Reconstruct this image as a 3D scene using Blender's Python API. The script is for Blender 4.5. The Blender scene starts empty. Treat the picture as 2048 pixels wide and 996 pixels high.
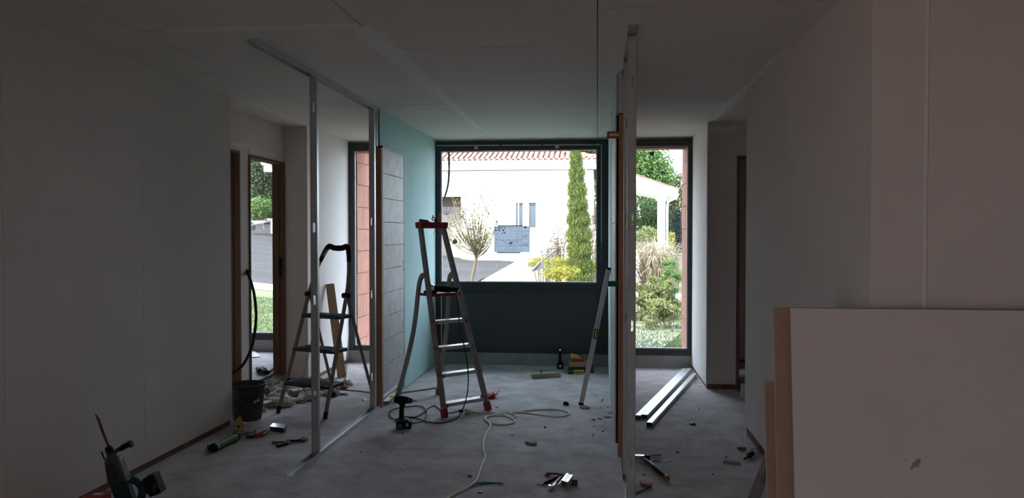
import bpy, bmesh, math, random
import numpy as np
from mathutils import Vector, Matrix

C = bpy.context.scene.collection
S = bpy.context.scene
R = math.radians
PI = math.pi

# ------------------------------------------------------------------ camera
H, CH = 2.60, 1.523                       # room height, eye height
FPX, VPX, VPY = 1540.0, 1194.0, 466.0     # focal length in px of the 2048x996 frame, vanishing point of the room's length
TH = math.atan((VPX - 1024) / FPX)
PH = math.atan((498 - VPY) / FPX * math.cos(TH))
cd = bpy.data.cameras.new('camera'); cam = bpy.data.objects.new('camera', cd); C.objects.link(cam)
cam.location = (0, 0, CH)
cam.rotation_euler = (PI / 2 - PH, 0, TH)
cd.sensor_fit = 'HORIZONTAL'; cd.sensor_width = 36.0; cd.lens = 36.0 * FPX / 2048.0
cd.clip_start = 0.05; cd.clip_end = 500
S.camera = cam

# ------------------------------------------------------------------ world, sun, exposure
SKY, SUN, EXPO = 2.6, 6.0, 1.6
w = bpy.data.worlds.new('overcast_sky'); S.world = w; w.use_nodes = True
bgn = w.node_tree.nodes['Background']
bgn.inputs[0].default_value = (0.80, 0.91, 1.10, 1); bgn.inputs[1].default_value = SKY
sd = bpy.data.lights.new('sun', 'SUN'); sd.energy = SUN; sd.angle = R(9); sd.color = (1, .90, .76)
sun = bpy.data.objects.new('sun', sd); C.objects.link(sun)
sun.rotation_euler = (R(48), 0, R(-38))    # from behind the building, over the camera's left shoulder
S.view_settings.view_transform = 'Standard'; S.view_settings.look = 'None'
S.view_settings.exposure = EXPO; S.view_settings.gamma = 1.0; S.view_settings.use_curve_mapping = False

def portal(name, x0, x1, z0, z1, y, into, side=False):
    """window portal: guides sky sampling through an opening, gives off no light of its own"""
    l = bpy.data.lights.new(name, 'AREA'); l.shape = 'RECTANGLE'; l.size = x1 - x0; l.size_y = z1 - z0
    l.cycles.is_portal = True
    o = bpy.data.objects.new(name, l); C.objects.link(o)
    o.location = ((x0 + x1) / 2, y, (z0 + z1) / 2); o.rotation_euler = (R(-90) if into < 0 else R(90), 0, 0)
    if side: o.location = (y, (x0 + x1) / 2, (z0 + z1) / 2); o.rotation_euler = (R(90), 0, R(90) if into < 0 else R(-90))

# ------------------------------------------------------------------ where a sight line meets a known plane
_f = Vector((-math.sin(TH) * math.cos(PH), math.cos(TH) * math.cos(PH), -math.sin(PH)))
_r = Vector((math.cos(TH), math.sin(TH), 0)); _u = _r.cross(_f)
EYE = Vector((0, 0, CH))
def ray(px, py): return _f + _r * ((px - 1024) / FPX) + _u * ((498 - py) / FPX)
def onz(px, py, z=0.0): d = ray(px, py); return EYE + d * ((z - CH) / d.z)
def onx(px, py, x): d = ray(px, py); return EYE + d * (x / d.x)
def ony(px, py, y): d = ray(px, py); return EYE + d * (y / d.y)

# ------------------------------------------------------------------ mesh building
class MB:
    def __init__(s, M=None): s.v = []; s.f = []; s.M = M or Matrix()
    def add(s, vs, fs):
        n = len(s.v); M = s.M
        s.v += [M @ Vector(p) for p in vs]; s.f += [tuple(i + n for i in q) for q in fs]; return s
    def box(s, x0, x1, y0, y1, z0, z1):
        return s.add([(x0,y0,z0),(x1,y0,z0),(x1,y1,z0),(x0,y1,z0),(x0,y0,z1),(x1,y0,z1),(x1,y1,z1),(x0,y1,z1)],
                     [(3,2,1,0),(4,5,6,7),(0,1,5,4),(1,2,6,5),(2,3,7,6),(3,0,4,7)])
    def bar(s, a, b, wx, wy, side=(1, 0, 0), w2=None):
        """rectangular bar from a to b; wx measured along side, wy across"""
        a = Vector(a); b = Vector(b); t = (b - a).normalized(); sd = Vector(side)
        sd = (sd - t * sd.dot(t)).normalized(); n = t.cross(sd); w2 = w2 or (wx, wy)
        vs = []
        for p, (u, v) in ((a, (wx, wy)), (b, w2)):
            vs += [p + sd * (i * u / 2) + n * (j * v / 2) for i, j in ((-1,-1),(1,-1),(1,1),(-1,1))]
        return s.add(vs, [(3,2,1,0),(4,5,6,7),(0,1,5,4),(1,2,6,5),(2,3,7,6),(3,0,4,7)])
    def cyl(s, a, b, r0, r1=None, n=14):
        a = Vector(a); b = Vector(b); r1 = r0 if r1 is None else r1
        t = (b - a).normalized(); x = t.orthogonal().normalized(); y = t.cross(x)
        vs = []
        for p, r in ((a, r0), (b, r1)):
            vs += [p + (x * math.cos(2*PI*i/n) + y * math.sin(2*PI*i/n)) * r for i in range(n)]
        fs = [(i, (i+1) % n, n + (i+1) % n, n + i) for i in range(n)]
        fs += [tuple(range(n-1, -1, -1)), tuple(range(n, 2*n))]
        return s.add(vs, fs)
    def tube(s, pts, r, n=8, rs=None):
        pts = [Vector(p) for p in pts]; vs = []; fs = []; x = None
        for i, p in enumerate(pts):
            t = (pts[min(i+1, len(pts)-1)] - pts[max(i-1, 0)]).normalized()
            x = (x - t * x.dot(t)) if x is not None else t.orthogonal()
            if x.length < 1e-6: x = t.orthogonal()
            x = x.normalized(); y = t.cross(x); rr = rs[i] if rs else r
            vs += [p + (x * math.cos(2*PI*k/n) + y * math.sin(2*PI*k/n)) * rr for k in range(n)]
        for i in range(len(pts) - 1):
            for k in range(n):
                a = i*n + k; b = i*n + (k+1) % n; fs.append((a, b, b + n, a + n))
        m = (len(pts) - 1) * n
        fs += [tuple(range(n-1, -1, -1)), tuple(range(m, m + n))]
        return s.add(vs, fs)
    def lathe(s, prof, n=24, at=(0, 0, 0), close=False):
        vs = []; fs = []; at = Vector(at)
        for r, z in prof: vs += [at + Vector((r * math.cos(2*PI*k/n), r * math.sin(2*PI*k/n), z)) for k in range(n)]
        for i in range(len(prof) - 1):
            for k in range(n): a = i*n + k; b = i*n + (k+1) % n; fs.append((a, b, b + n, a + n))
        if close: fs += [tuple(range(n-1, -1, -1)), tuple(range((len(prof)-1)*n, len(prof)*n))]
        return s.add(vs, fs)
    def prism(s, poly, vec):
        """planar polygon (3-D points) pushed along vec"""
        n = len(poly); vec = Vector(vec); a = [Vector(p) for p in poly]
        return s.add(a + [p + vec for p in a],
                     [tuple(range(n-1, -1, -1)), tuple(range(n, 2*n))] + [(i, (i+1) % n, n + (i+1) % n, n + i) for i in range(n)])
    def ell(s, c, r, n=14, m=8):
        c = Vector(c); vs = [c + Vector((0, 0, -r[2]))]; fs = []
        for j in range(1, m):
            a = -PI/2 + PI*j/m
            vs += [c + Vector((r[0]*math.cos(a)*math.cos(2*PI*k/n), r[1]*math.cos(a)*math.sin(2*PI*k/n), r[2]*math.sin(a))) for k in range(n)]
        vs.append(c + Vector((0, 0, r[2])))
        for k in range(n): fs.append((0, 1 + (k+1) % n, 1 + k))
        for j in range(m-2):
            for k in range(n): a = 1 + j*n + k; b = 1 + j*n + (k+1) % n; fs.append((a, b, b + n, a + n))
        t = len(vs) - 1; o = 1 + (m-2)*n
        for k in range(n): fs.append((o + k, o + (k+1) % n, t))
        return s.add(vs, fs)
    def mesh(s, name):
        me = bpy.data.meshes.new(name); me.from_pydata([tuple(p) for p in s.v], [], s.f)
        bm = bmesh.new(); bm.from_mesh(me); bmesh.ops.recalc_face_normals(bm, faces=bm.faces); bm.to_mesh(me); bm.free()
        return me
    def build(s, name, mat, parent=None, world=True, bevel=0.0, smooth=False):
        if parent is not None and world:
            inv = root_matrix(parent).inverted(); s.v = [inv @ p for p in s.v]
        return link(name, s.mesh(name), mat, parent, bevel, smooth)

def root_matrix(o):
    M = o.matrix_basis.copy()
    while o.parent: o = o.parent; M = o.matrix_basis @ M
    return M
def link(name, me, mat, parent=None, bevel=0.0, smooth=False):
    o = bpy.data.objects.new(name, me); C.objects.link(o)
    if mat is not None and not me.materials: me.materials.append(mat)
    if parent is not None: o.parent = parent
    if smooth:
        me.polygons.foreach_set('use_smooth', [True] * len(me.polygons))
        me.set_sharp_from_angle(angle=R(38))
    if bevel:
        b = o.modifiers.new('bevel', 'BEVEL'); b.width = bevel; b.segments = 2; b.limit_method = 'ANGLE'; b.angle_limit = R(40)
    return o
def tag(o, label, cat, group=None, kind=None):
    if label: o['label'] = label
    if cat: o['category'] = cat
    if group: o['group'] = group
    if kind: o['kind'] = kind
    return o
def thing(name, label, cat, loc=(0, 0, 0), rz=0.0, group=None, rot=None):
    o = bpy.data.objects.new(name, None); C.objects.link(o); o.empty_display_size = 0.1
    o.location = loc; o.rotation_euler = rot or (0, 0, rz)
    return tag(o, label, cat, group)
def struct(name, label=None, loc=(0, 0, 0)):
    o = bpy.data.objects.new(name, None); C.objects.link(o); o.empty_display_size = 0.1; o.location = loc
    o['kind'] = 'structure'
    if label: o['label'] = label
    return o
def spline(pts, k=8):
    """smooth curve through points (Catmull-Rom)"""
    p = [Vector(q) for q in pts]; p = [p[0]*2 - p[1]] + p + [p[-1]*2 - p[-2]]; out = []
    for i in range(1, len(p) - 2):
        for j in range(k):
            t = j / k; a, b, c, d = p[i-1], p[i], p[i+1], p[i+2]
            out.append(((b*2) + (c-a)*t + (a*2 - b*5 + c*4 - d)*t*t + (b*3 - a - c*3 + d)*t*t*t) * 0.5)
    out.append(p[-2]); return out

# ------------------------------------------------------------------ materials (all procedural)
def mat(name, col, rough=0.7, metal=0.0, var=0.0, scale=6.0, bump=0.0, bscale=60.0, col2=None, spec=0.3, detail=4.0, stretch=None):
    m = bpy.data.materials.new(name); m.use_nodes = True; nt = m.node_tree; b = nt.nodes['Principled BSDF']
    b.inputs['Base Color'].default_value = (*col, 1); b.inputs['Roughness'].default_value = rough
    b.inputs['Metallic'].default_value = metal; b.inputs['Specular IOR Level'].default_value = spec
    if var or col2 or bump:
        tc = nt.nodes.new('ShaderNodeTexCoord'); src = tc.outputs['Object']
        if stretch:
            mp = nt.nodes.new('ShaderNodeMapping'); mp.inputs['Scale'].default_value = stretch
            nt.links.new(src, mp.inputs[0]); src = mp.outputs[0]
    if var or col2:
        no = nt.nodes.new('ShaderNodeTexNoise'); no.inputs['Scale'].default_value = scale; no.inputs['Detail'].default_value = detail
        no.inputs['Roughness'].default_value = 0.65
        nt.links.new(src, no.inputs['Vector'])
        rp = nt.nodes.new('ShaderNodeValToRGB'); e = rp.color_ramp.elements
        c2 = col2 or tuple(c * (1 + var) for c in col); c1 = col if col2 else tuple(c * (1 - var) for c in col)
        e[0].position = 0.32; e[0].color = (*c1, 1); e[1].position = 0.68; e[1].color = (*c2, 1)
        nt.links.new(no.outputs[0], rp.inputs[0]); nt.links.new(rp.outputs[0], b.inputs['Base Color'])
    if bump:
        n2 = nt.nodes.new('ShaderNodeTexNoise'); n2.inputs['Scale'].default_value = bscale; n2.inputs['Detail'].default_value = 5
        nt.links.new(src, n2.inputs['Vector'])
        bp = nt.nodes.new('ShaderNodeBump'); bp.inputs['Strength'].default_value = bump; bp.inputs['Distance'].default_value = 0.01
        nt.links.new(n2.outputs[0], bp.inputs['Height']); nt.links.new(bp.outputs[0], b.inputs['Normal'])
    return m
def leafmat(name, c1, c2, trans=0.35):
    m = mat(name, c1, 0.6, 0, 0, 3.5, col2=c2, spec=0.2); nt = m.node_tree; b = nt.nodes['Principled BSDF']
    t = nt.nodes.new('ShaderNodeBsdfTranslucent'); mx = nt.nodes.new('ShaderNodeMixShader'); mx.inputs[0].default_value = trans
    rp = [n for n in nt.nodes if n.type == 'VALTORGB'][0]
    nt.links.new(rp.outputs[0], t.inputs[0]); nt.links.new(b.outputs[0], mx.inputs[1]); nt.links.new(t.outputs[0], mx.inputs[2])
    nt.links.new(mx.outputs[0], nt.nodes['Material Output'].inputs[0]); return m
def glassmat(name, tint=(0.96, 0.98, 0.97), refl=0.035):
    m = bpy.data.materials.new(name); m.use_nodes = True; nt = m.node_tree; nt.nodes.remove(nt.nodes['Principled BSDF'])
    t = nt.nodes.new('ShaderNodeBsdfTransparent'); t.inputs[0].default_value = (*tint, 1)
    g = nt.nodes.new('ShaderNodeBsdfGlossy'); g.inputs['Roughness'].default_value = 0.02
    mx = nt.nodes.new('ShaderNodeMixShader'); mx.inputs[0].default_value = refl
    nt.links.new(t.outputs[0], mx.inputs[1]); nt.links.new(g.outputs[0], mx.inputs[2])
    nt.links.new(mx.outputs[0], nt.nodes['Material Output'].inputs[0]); return m

M = {}
M['board'] = mat('plasterboard_ivory', (.72, .655, .61), .9, var=.03, scale=2.5, bump=.03, bscale=180)
M['ceilboard'] = mat('plasterboard_ceiling', (.72, .66, .615), .9, var=.03, scale=1.5, bump=.03, bscale=160)
M['boardlit'] = mat('plasterboard_lit', (.86, .84, .83), .88, var=.02, scale=2)  # paler than the other boards: window light on the bay walls put into the colour
M['green'] = mat('plasterboard_green', (.46, .64, .645), .88, var=.03, scale=2.0, bump=.02, bscale=160)
M['kraft'] = mat('kraft_paper_back', (.40, .27, .19), .9, var=.05, scale=5)
M['core'] = mat('gypsum_core', (.66, .62, .55), .95, var=.06, scale=20, bump=.1)
M['compound'] = mat('joint_compound', (.80, .77, .735), .9, var=.05, scale=14, bump=.05)
M['gap'] = mat('joint_shadow_gap', (.10, .085, .075), 1.0)
M['blockwall'] = mat('brown_block_backing', (.22, .12, .08), .95, var=.2, scale=8, bump=.2, bscale=30)
M['concrete'] = mat('concrete_raw', (.30, .29, .27), .95, var=.15, scale=4, bump=.2, bscale=30)
M['frame'] = mat('anthracite_aluminium', (.040, .043, .048), .45, var=.05, scale=30, spec=.3)
M['panel'] = mat('anthracite_panel', (.062, .064, .070), .6, var=.05, scale=3, spec=.3)
M['galv'] = mat('galvanised_steel', (.56, .58, .58), .38, .45, var=.10, scale=9, stretch=(1, 1, .2))
M['galvdull'] = mat('galvanised_steel_dull', (.50, .52, .51), .5, .3, var=.10, scale=9)
M['cassette'] = mat('cassette_sheet', (.50, .47, .46), .6, .15, var=.16, scale=11, bump=.12, bscale=26)
M['wood'] = mat('raw_door_wood', (.40, .20, .125), .75, var=.14, scale=7, stretch=(6, 6, .6), bump=.08)
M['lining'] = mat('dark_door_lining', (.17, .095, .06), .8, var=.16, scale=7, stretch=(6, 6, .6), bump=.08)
M['railgrey'] = mat('pale_grey_rod', (.50, .51, .52), .5)
M['plank'] = mat('pine_plank', (.36, .235, .13), .75, var=.16, scale=6, stretch=(6, 6, .6), bump=.08)
M['oldwood'] = mat('grey_offcut_wood', (.34, .28, .21), .85, var=.2, scale=10, bump=.15)
M['alu'] = mat('aluminium', (.44, .42, .41), .45, .65, var=.14, scale=14, bump=.03)
M['aludark'] = mat('aluminium_worn', (.27, .245, .23), .5, .55, var=.2, scale=14)
M['red'] = mat('red_plastic', (0.260, 0.014, 0.014), .5, var=.12, scale=12)
M['redbright'] = mat('red_bright', (0.396, 0.040, 0.025), .5, var=.08, scale=12)
M['orange'] = mat('orange_plastic', (.80, .20, .03), .45)
M['orangewood'] = mat('orange_grip', (.40, .16, .05), .55, var=.1, scale=20)
M['black'] = mat('black_plastic', (.012, .012, .013), .6, var=.2, scale=20, spec=.15)
M['rubber'] = mat('black_rubber', (.018, .018, .019), .75)
M['tread'] = mat('grey_black_tread', (.055, .058, .063), .6, var=.2, scale=18)
M['dirtyblack'] = mat('dusty_black', (.022, .021, .02), .7, col2=(.085, .08, .075), scale=9)
M['teal'] = mat('teal_plastic', (.012, .075, .085), .5, var=.15, scale=20)
M['greymetal'] = mat('cast_grey', (.12, .11, .10), .55, .3, var=.4, scale=24)
M['chrome'] = mat('bright_steel', (.72, .72, .74), .18, 1.0)
M['rust'] = mat('worn_steel', (.16, .085, .065), .5, .6, var=.35, scale=40)
M['white'] = mat('white_paint', (.80, .80, .79), .6)
M['paper'] = leafmat('plan_paper', (.70, .73, .79), (.70, .73, .79), .5)
M['ink'] = mat('plan_ink', (.12, .14, .19), .9)
M['inkpale'] = mat('plan_ink_pale', (.30, .34, .42), .9)
M['brick_orange'] = mat('plan_swatch', (.62, .18, .06), .9)
M['yellow'] = mat('yellow_card', (.66, .47, .03), .7, var=.08, scale=20)
M['card'] = mat('white_card', (.62, .61, .57), .8, var=.05, scale=20)
M['navy'] = mat('navy_print', (.035, .045, .12), .6)
M['blue'] = mat('blue_sticker', (.05, .12, .28), .5)
M['greentape'] = mat('dark_green_tape', (.01, .10, .065), .55)
M['greengrip'] = mat('cartridge_green', (.085, .20, .045), .55, var=.1, scale=30)
M['cream'] = mat('cream_cable', (.80, .75, .66), .6)
M['greycable'] = mat('grey_cable', (.16, .16, .17), .6)
M['vial'] = mat('level_vial', (.42, .62, .05), .25)
M['rubble'] = mat('plaster_rubble', (.46, .43, .39), .95, var=.16, scale=18, bump=.2)
M['rubblewhite'] = mat('plaster_rubble_white', (.68, .67, .65), .95, var=.08, scale=18, bump=.2)
M['rubblebrown'] = mat('brick_rubble_brown', (.25, .18, .14), .95, var=.2, scale=18, bump=.2)
M['terra'] = mat('terracotta_block', (.46, .21, .155), .9, var=.12, scale=5, bump=.15, bscale=40)
M['mortar'] = mat('mortar_bed', (.22, .10, .075), .95)
M['glass'] = glassmat('window_glass')
M['soffit'] = mat('pale_soffit', (.62, .55, .47), .9)
# outdoors
M['render'] = mat('white_render', (.84, .82, .78), .9, var=.02, scale=2)
M['renderpink_shade'] = mat('pink_beige_shade_render', (0.341, 0.275, 0.242), .9, var=.03, scale=2)
M['tile'] = mat('roof_tile', (.17, .065, .05), .85, col2=(.24, .145, .12), scale=4)
M['tileend'] = mat('roof_tile_end', (.18, .07, .05), .9)
M['asphalt'] = mat('asphalt', (.050, .050, .054), .95, var=.14, scale=.9, stretch=(.35, 1.6, 1), bump=.1, bscale=40, spec=0.0)
M['gravel'] = mat('pale_gravel', (0.234, 0.225, 0.211), .95, var=.25, scale=9, detail=8)
M['kerb'] = mat('pale_kerb', (0.372, 0.360, 0.342), .9, var=.06, scale=3)
M['lawn'] = mat('lawn_soil', (0.054, 0.074, 0.030), .95, col2=(0.101, 0.114, 0.064), scale=2.5, detail=8)
M['blade'] = leafmat('grass_blade', (0.057, 0.101, 0.034), (0.121, 0.148, 0.074), .3)
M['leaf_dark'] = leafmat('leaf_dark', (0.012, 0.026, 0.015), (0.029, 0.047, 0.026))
M['leaf_mid'] = leafmat('leaf_mid', (0.029, 0.064, 0.020), (0.064, 0.107, 0.037))
M['leaf_light'] = leafmat('leaf_light', (0.060, 0.128, 0.032), (0.137, 0.202, 0.073))
M['leaf_olive'] = leafmat('leaf_olive', (0.075, 0.091, 0.032), (0.182, 0.205, 0.086))
M['leaf_cypress'] = leafmat('leaf_cypress', (0.059, 0.100, 0.023), (0.163, 0.190, 0.054))
M['leaf_yellow'] = leafmat('leaf_yellow', (0.160, 0.168, 0.020), (0.264, 0.240, 0.048))
M['leaf_red'] = leafmat('leaf_reddish', (0.094, 0.048, 0.042), (0.160, 0.122, 0.080))
M['leaf_grey'] = leafmat('leaf_grey', (0.113, 0.131, 0.109), (0.183, 0.192, 0.166))
M['leaf_hedge'] = leafmat('leaf_hedge', (.030, .048, .026), (.105, .135, .075))
M['leaf_blue'] = leafmat('leaf_bluegreen', (0.020, 0.034, 0.029), (0.047, 0.070, 0.057))
M['straw'] = leafmat('pampas_straw', (0.206, 0.172, 0.114), (0.354, 0.309, 0.228))
M['bark'] = mat('bark', (0.120, 0.100, 0.065), .9, var=.25, scale=20)
M['barkpale'] = mat('pale_bark', (.10, .088, .052), .9, var=.2, scale=20)
M['leaf_bud'] = leafmat('leaf_bud_yellow', (.075, .075, .018), (.15, .145, .04))
M['oldiron'] = mat('old_grey_iron', (0.120, 0.125, 0.135), .7, .3, var=.2, scale=10)
M['terrace'] = mat('terracotta_bounce_paving', (.52, .27, .16), .9, var=.1, scale=4)
M['darkdoor'] = mat('brown_door', (0.120, 0.075, 0.060), .7)
M['shutterglass'] = mat('far_window_glass', (.06, .075, .09), .15, spec=.5)
# ================================================================== THE ROOM
XL, XR = -2.88, 1.115          # long side walls
PL, PR = -1.90, 0.163          # centre planes of the two stud partitions
YF = 8.80                      # inner plane of the garden facade
BT = 0.0125                    # plasterboard thickness

# ---- floor: two screed pours with a joint between them
f = struct('floor', 'dusty grey concrete screed floor')
M['floor'] = mat('screed', (.38, .35, .36), .88, spec=.10, col2=(.62, .59, .60), scale=4.5, bump=.25, bscale=26, detail=9)
nt = M['floor'].node_tree; b = nt.nodes['Principled BSDF']; rp = [n for n in nt.nodes if n.type == 'VALTORGB'][0]
sp = nt.nodes.new('ShaderNodeTexVoronoi'); sp.inputs['Scale'].default_value = 22; sp.inputs['Randomness'].default_value = 1
sr = nt.nodes.new('ShaderNodeValToRGB'); sr.color_ramp.elements[0].position = .045; sr.color_ramp.elements[0].color = (.35, .33, .32, 1)
sr.color_ramp.elements[1].position = .10; sr.color_ramp.elements[1].color = (1, 1, 1, 1)
mxn = nt.nodes.new('ShaderNodeMixRGB'); mxn.blend_type = 'MULTIPLY'; mxn.inputs[0].default_value = .8
tcn = [n for n in nt.nodes if n.type == 'TEX_COORD'][0]; nt.links.new(tcn.outputs['Object'], sp.inputs['Vector'])
nt.links.new(sp.outputs['Distance'], sr.inputs[0]); nt.links.new(rp.outputs[0], mxn.inputs[1]); nt.links.new(sr.outputs[0], mxn.inputs[2])
nt.links.new(mxn.outputs[0], b.inputs['Base Color'])
MB().box(-3.2, 4.7, -4.1, 5.298, -.12, 0).build('screed_slab', M['floor'], f)
MB().box(-6.6, 4.7, 5.302, 9.45, -.12, 0).build('screed_slab', M['floor'], f)
MB().box(-6.6, 4.7, 4.9, 9.45, -.3, -.121).box(-3.2, 4.7, -4.1, 4.9, -.3, -.121).build('subfloor', M['concrete'], f)

# ---- ceiling: boards with open joints under a dark void
c = struct('ceiling', 'unpainted plasterboard ceiling with open joints')
MB().box(-6.7, 4.8, 4.9, 9.5, H + BT, H + .3).box(-3.23, 4.8, -4.2, 4.9, H + BT, H + .3).build('ceiling_void', M['gap'], c)
cols = [(-6.6, -4.88, (5.6, 8.1)), (-4.88, -3.66, (6.9,)), (-3.66, -2.44, (.2, 2.7, 4.95, 6.72)), (-2.44, -1.22, (-1.1, 1.4, 3.9, 6.36)),
        (-1.22, 0.0, (-.6, 1.94, 4.44, 6.93)), (0.0, 1.2, (-1.3, 1.2, 3.75, 6.46)), (1.2, 2.4, (.3, 2.8, 5.3, 7.8)), (2.4, 3.6, (-.5, 2.0, 4.5)), (3.6, 4.7, (.4, 2.9))]
for x0, x1, ys in cols:
    yy = [-4.1 if x0 > -3.7 else 5.0] + list(ys) + [9.45]
    for a, bb in zip(yy, yy[1:]):
        g = .0026; gy = .006; x0_ = x0 if bb > 5 else max(x0, -3.2)
        MB().box(x0_ + g, x1 - g, a + gy, bb - gy, H, H + BT).build('plasterboard', M['ceilboard'], c)
def ragged(pts, wd, z, seed, n=26):
    """hand-trowelled band of filler along a joint, a millimetre proud"""
    rng = random.Random(seed); a, b_ = Vector((*pts[0], z)), Vector((*pts[1], z)); t = (b_ - a).normalized(); s_ = Vector((-t.y, t.x, 0)); L_, R_ = [], []
    for i in range(n + 1):
        p = a.lerp(b_, i / n); e = min(1, .35 + min(i, n - i) / 3)
        L_.append(p + s_ * wd * e * rng.uniform(.6, 1.25)); R_.append(p - s_ * wd * e * rng.uniform(.6, 1.25))
    mb = MB(); v = []
    for l, r in zip(L_, R_): v += [l, r, l + Vector((0, 0, -.0012)) - s_ * .01, r + Vector((0, 0, -.0012)) + s_ * .01]
    fs = []
    for i in range(n):
        k = 4 * i; fs += [(k+2, k+6, k+7, k+3), (k, k+4, k+6, k+2), (k+3, k+7, k+5, k+1)]
    return mb.add(v, fs)
for k, (p, q, wd) in enumerate((((-2.30, 3.9), (-1.22, 3.9), .045), ((-1.22, 3.92), (-1.22, 5.9), .085), ((-1.22, 5.8), (-1.22, 7.9), .035), ((-2.86, 5.9), (-2.86, 7.4), .03), ((1.10, 4.6), (1.10, 7.5), .03))):
    ragged((p, q), wd, H - .0002, k).build('joint_compound', M['compound'], c)
rng = random.Random(5); mb = MB()
for x0, x1, ys in cols[2:7]:
    for y in np.arange(3.0, 8.7, .6):
        for x in (x0 + .06, (x0 + x1) / 2, x1 - .06):
            if rng.random() < .35: mb.M = Matrix.Translation((x + rng.uniform(-.03, .03), y + rng.uniform(-.05, .05), H)); mb.cyl((0, 0, 0), (0, 0, -.001), .0035, n=6)
o = mb.build('screw_heads', M['gap'], c); o['kind'] = 'stuff'

def wall_x(name, face, into, y0, y1, segs, m=None, thick=.10, z0=.03, label=None, back=None, bm_=None):
    """wall whose visible face is the plane x = face; 'into' points from the room into the wall. segs: (ya, yb, za, zb) boards"""
    w_ = struct(name, label)
    a, b2 = sorted((face + into * BT, face + into * thick))
    for (ya, yb, za, zb) in (back or [(y0, y1, 0, H)]): MB().box(a, b2, ya, yb, za, zb).build('backing', bm_ or M['blockwall'], w_)
    a, b2 = sorted((face, face + into * (BT - .0005)))
    for (ya, yb, za, zb) in segs: MB().box(a, b2, ya + .001, yb - .001, max(za, z0), zb).build('plasterboard', m or M['board'], w_)
    return w_
def wall_y(name, face, into, x0, x1, segs, m=None, thick=.10, z0=.03, label=None, back=None, bm_=None):
    w_ = struct(name, label)
    a, b2 = sorted((face + into * BT, face + into * thick))
    for (xa, xb, za, zb) in (back or [(x0, x1, 0, H)]): MB().box(xa, xb, a, b2, za, zb).build('backing', bm_ or M['blockwall'], w_)
    a, b2 = sorted((face, face + into * (BT - .0005)))
    for (xa, xb, za, zb) in segs: MB().box(xa + .001, xb - .001, a, b2, max(za, z0), zb).build('plasterboard', m or M['board'], w_)
    return w_

# ---- left side
RW = (-3.2, -.85, 0.0, 2.25)      # terrace window behind the camera
wl = wall_x('wall_left', XL, -1, -4.0, 5.80, [(-4.0, RW[0], 0, H), (RW[0], RW[1], RW[3], H), (RW[1], -.05, 0, H), (-.05, 1.12, 0, H), (1.12, 2.29, 0, H), (2.29, 3.46, 0, H), (3.46, 4.625, 0, H), (4.625, 5.80, 0, H)], thick=.36, z0=.045, back=[(-4.0, RW[0], 0, H), (RW[0], RW[1], RW[3], H), (RW[1], 5.80, 0, H)], label='long bare plasterboard wall on the left')
MB().box(XL - .36, XL, 5.8005, 5.813, .03, H).build('plasterboard', M['board'], wl)
XD = -3.15
wr = wall_x('wall_left_recess', XD, -1, 5.813, 7.50, [(5.813, 6.52, 2.2475, H), (6.52, 6.705, 0, H), (6.705, 7.5, 2.2375, H)], thick=.10, z0=.02,
            back=[(5.813, 6.52, 2.2475, H), (6.52, 6.705, 0, H), (6.705, 7.5, 2.2375, H)], label='recessed wall with two door openings')
# compound patches round the door heads
for y0_, y1_, z_ in ((6.38, 6.72, 2.30), (6.7, 7.3, 2.275)):
    MB().box(XD, XD + .0012, y0_, y1_, z_ - .02, z_ + .025).build('joint_compound', M['compound'], wr)
def jamb(name, ya, yb, ztop, near=True):
    d = struct(name, 'raw wooden door lining without a door leaf')
    x0, x1 = XD - .115, XD + .012
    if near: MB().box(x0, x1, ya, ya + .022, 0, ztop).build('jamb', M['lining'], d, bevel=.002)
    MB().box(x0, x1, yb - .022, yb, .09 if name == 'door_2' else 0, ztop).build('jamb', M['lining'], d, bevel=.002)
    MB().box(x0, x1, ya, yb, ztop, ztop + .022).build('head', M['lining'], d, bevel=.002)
    MB().box(XD - .06, XD - .045, yb - .036, yb - .022, .09 if name == 'door_2' else 0, ztop).build('door_stop', M['lining'], d)
    return d
d1 = jamb('door_1', 5.815, 6.52, 2.225, False)
d2 = jamb('door_2', 6.705, 7.4995, 2.215)
MB().box(XD - .04, XD - .015, 7.464, 7.4675, 1.08, 1.27).build('strike_plate', M['black'], d2)
MB().box(XD - .03, XD - .022, 7.4630, 7.4640, 1.13, 1.17).build('strike_slot', M['gap'], d2)
MB().box(XD - .10, XD + .02, 7.40, 7.50, 0, .085).build('mortar_foot', M['concrete'], d2, bevel=.01)
we = wall_y('wall_left_end', 7.50, 1, -3.25, -2.92, [(-3.165, -2.905, 0, H)], thick=.10, z0=.05, label='short shaded wall facing the room')
wb = wall_x('wall_left_bay', -2.905, -1, 7.61, YF, [(7.5005, YF, 0, H)], M['boardlit'], thick=.085, z0=.045, label='sunlit side wall of the narrow left bay')
# left room beyond the doors
wall_x('wall_left_room', -6.5, -1, 5.0, 9.45, [(5, 6.2, 0, H), (6.2, 7.4, 0, H), (7.4, 8.6, 0, H), (8.6, 9.45, 0, H)])
wall_y('wall_left_room_rear', 5.0, -1, -6.5, -3.24, [(-6.5, -5.3, 0, H), (-5.3, -4.1, 0, H), (-4.1, -3.25, 0, H)])
wall_x('wall_left_room_side', -2.993, 1, 7.62, 9.45, [(7.62, 8.8, 0, H), (8.8, 9.45, 0, H)], back=[(7.62, 8.8, 0, H)], thick=.06)
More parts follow.
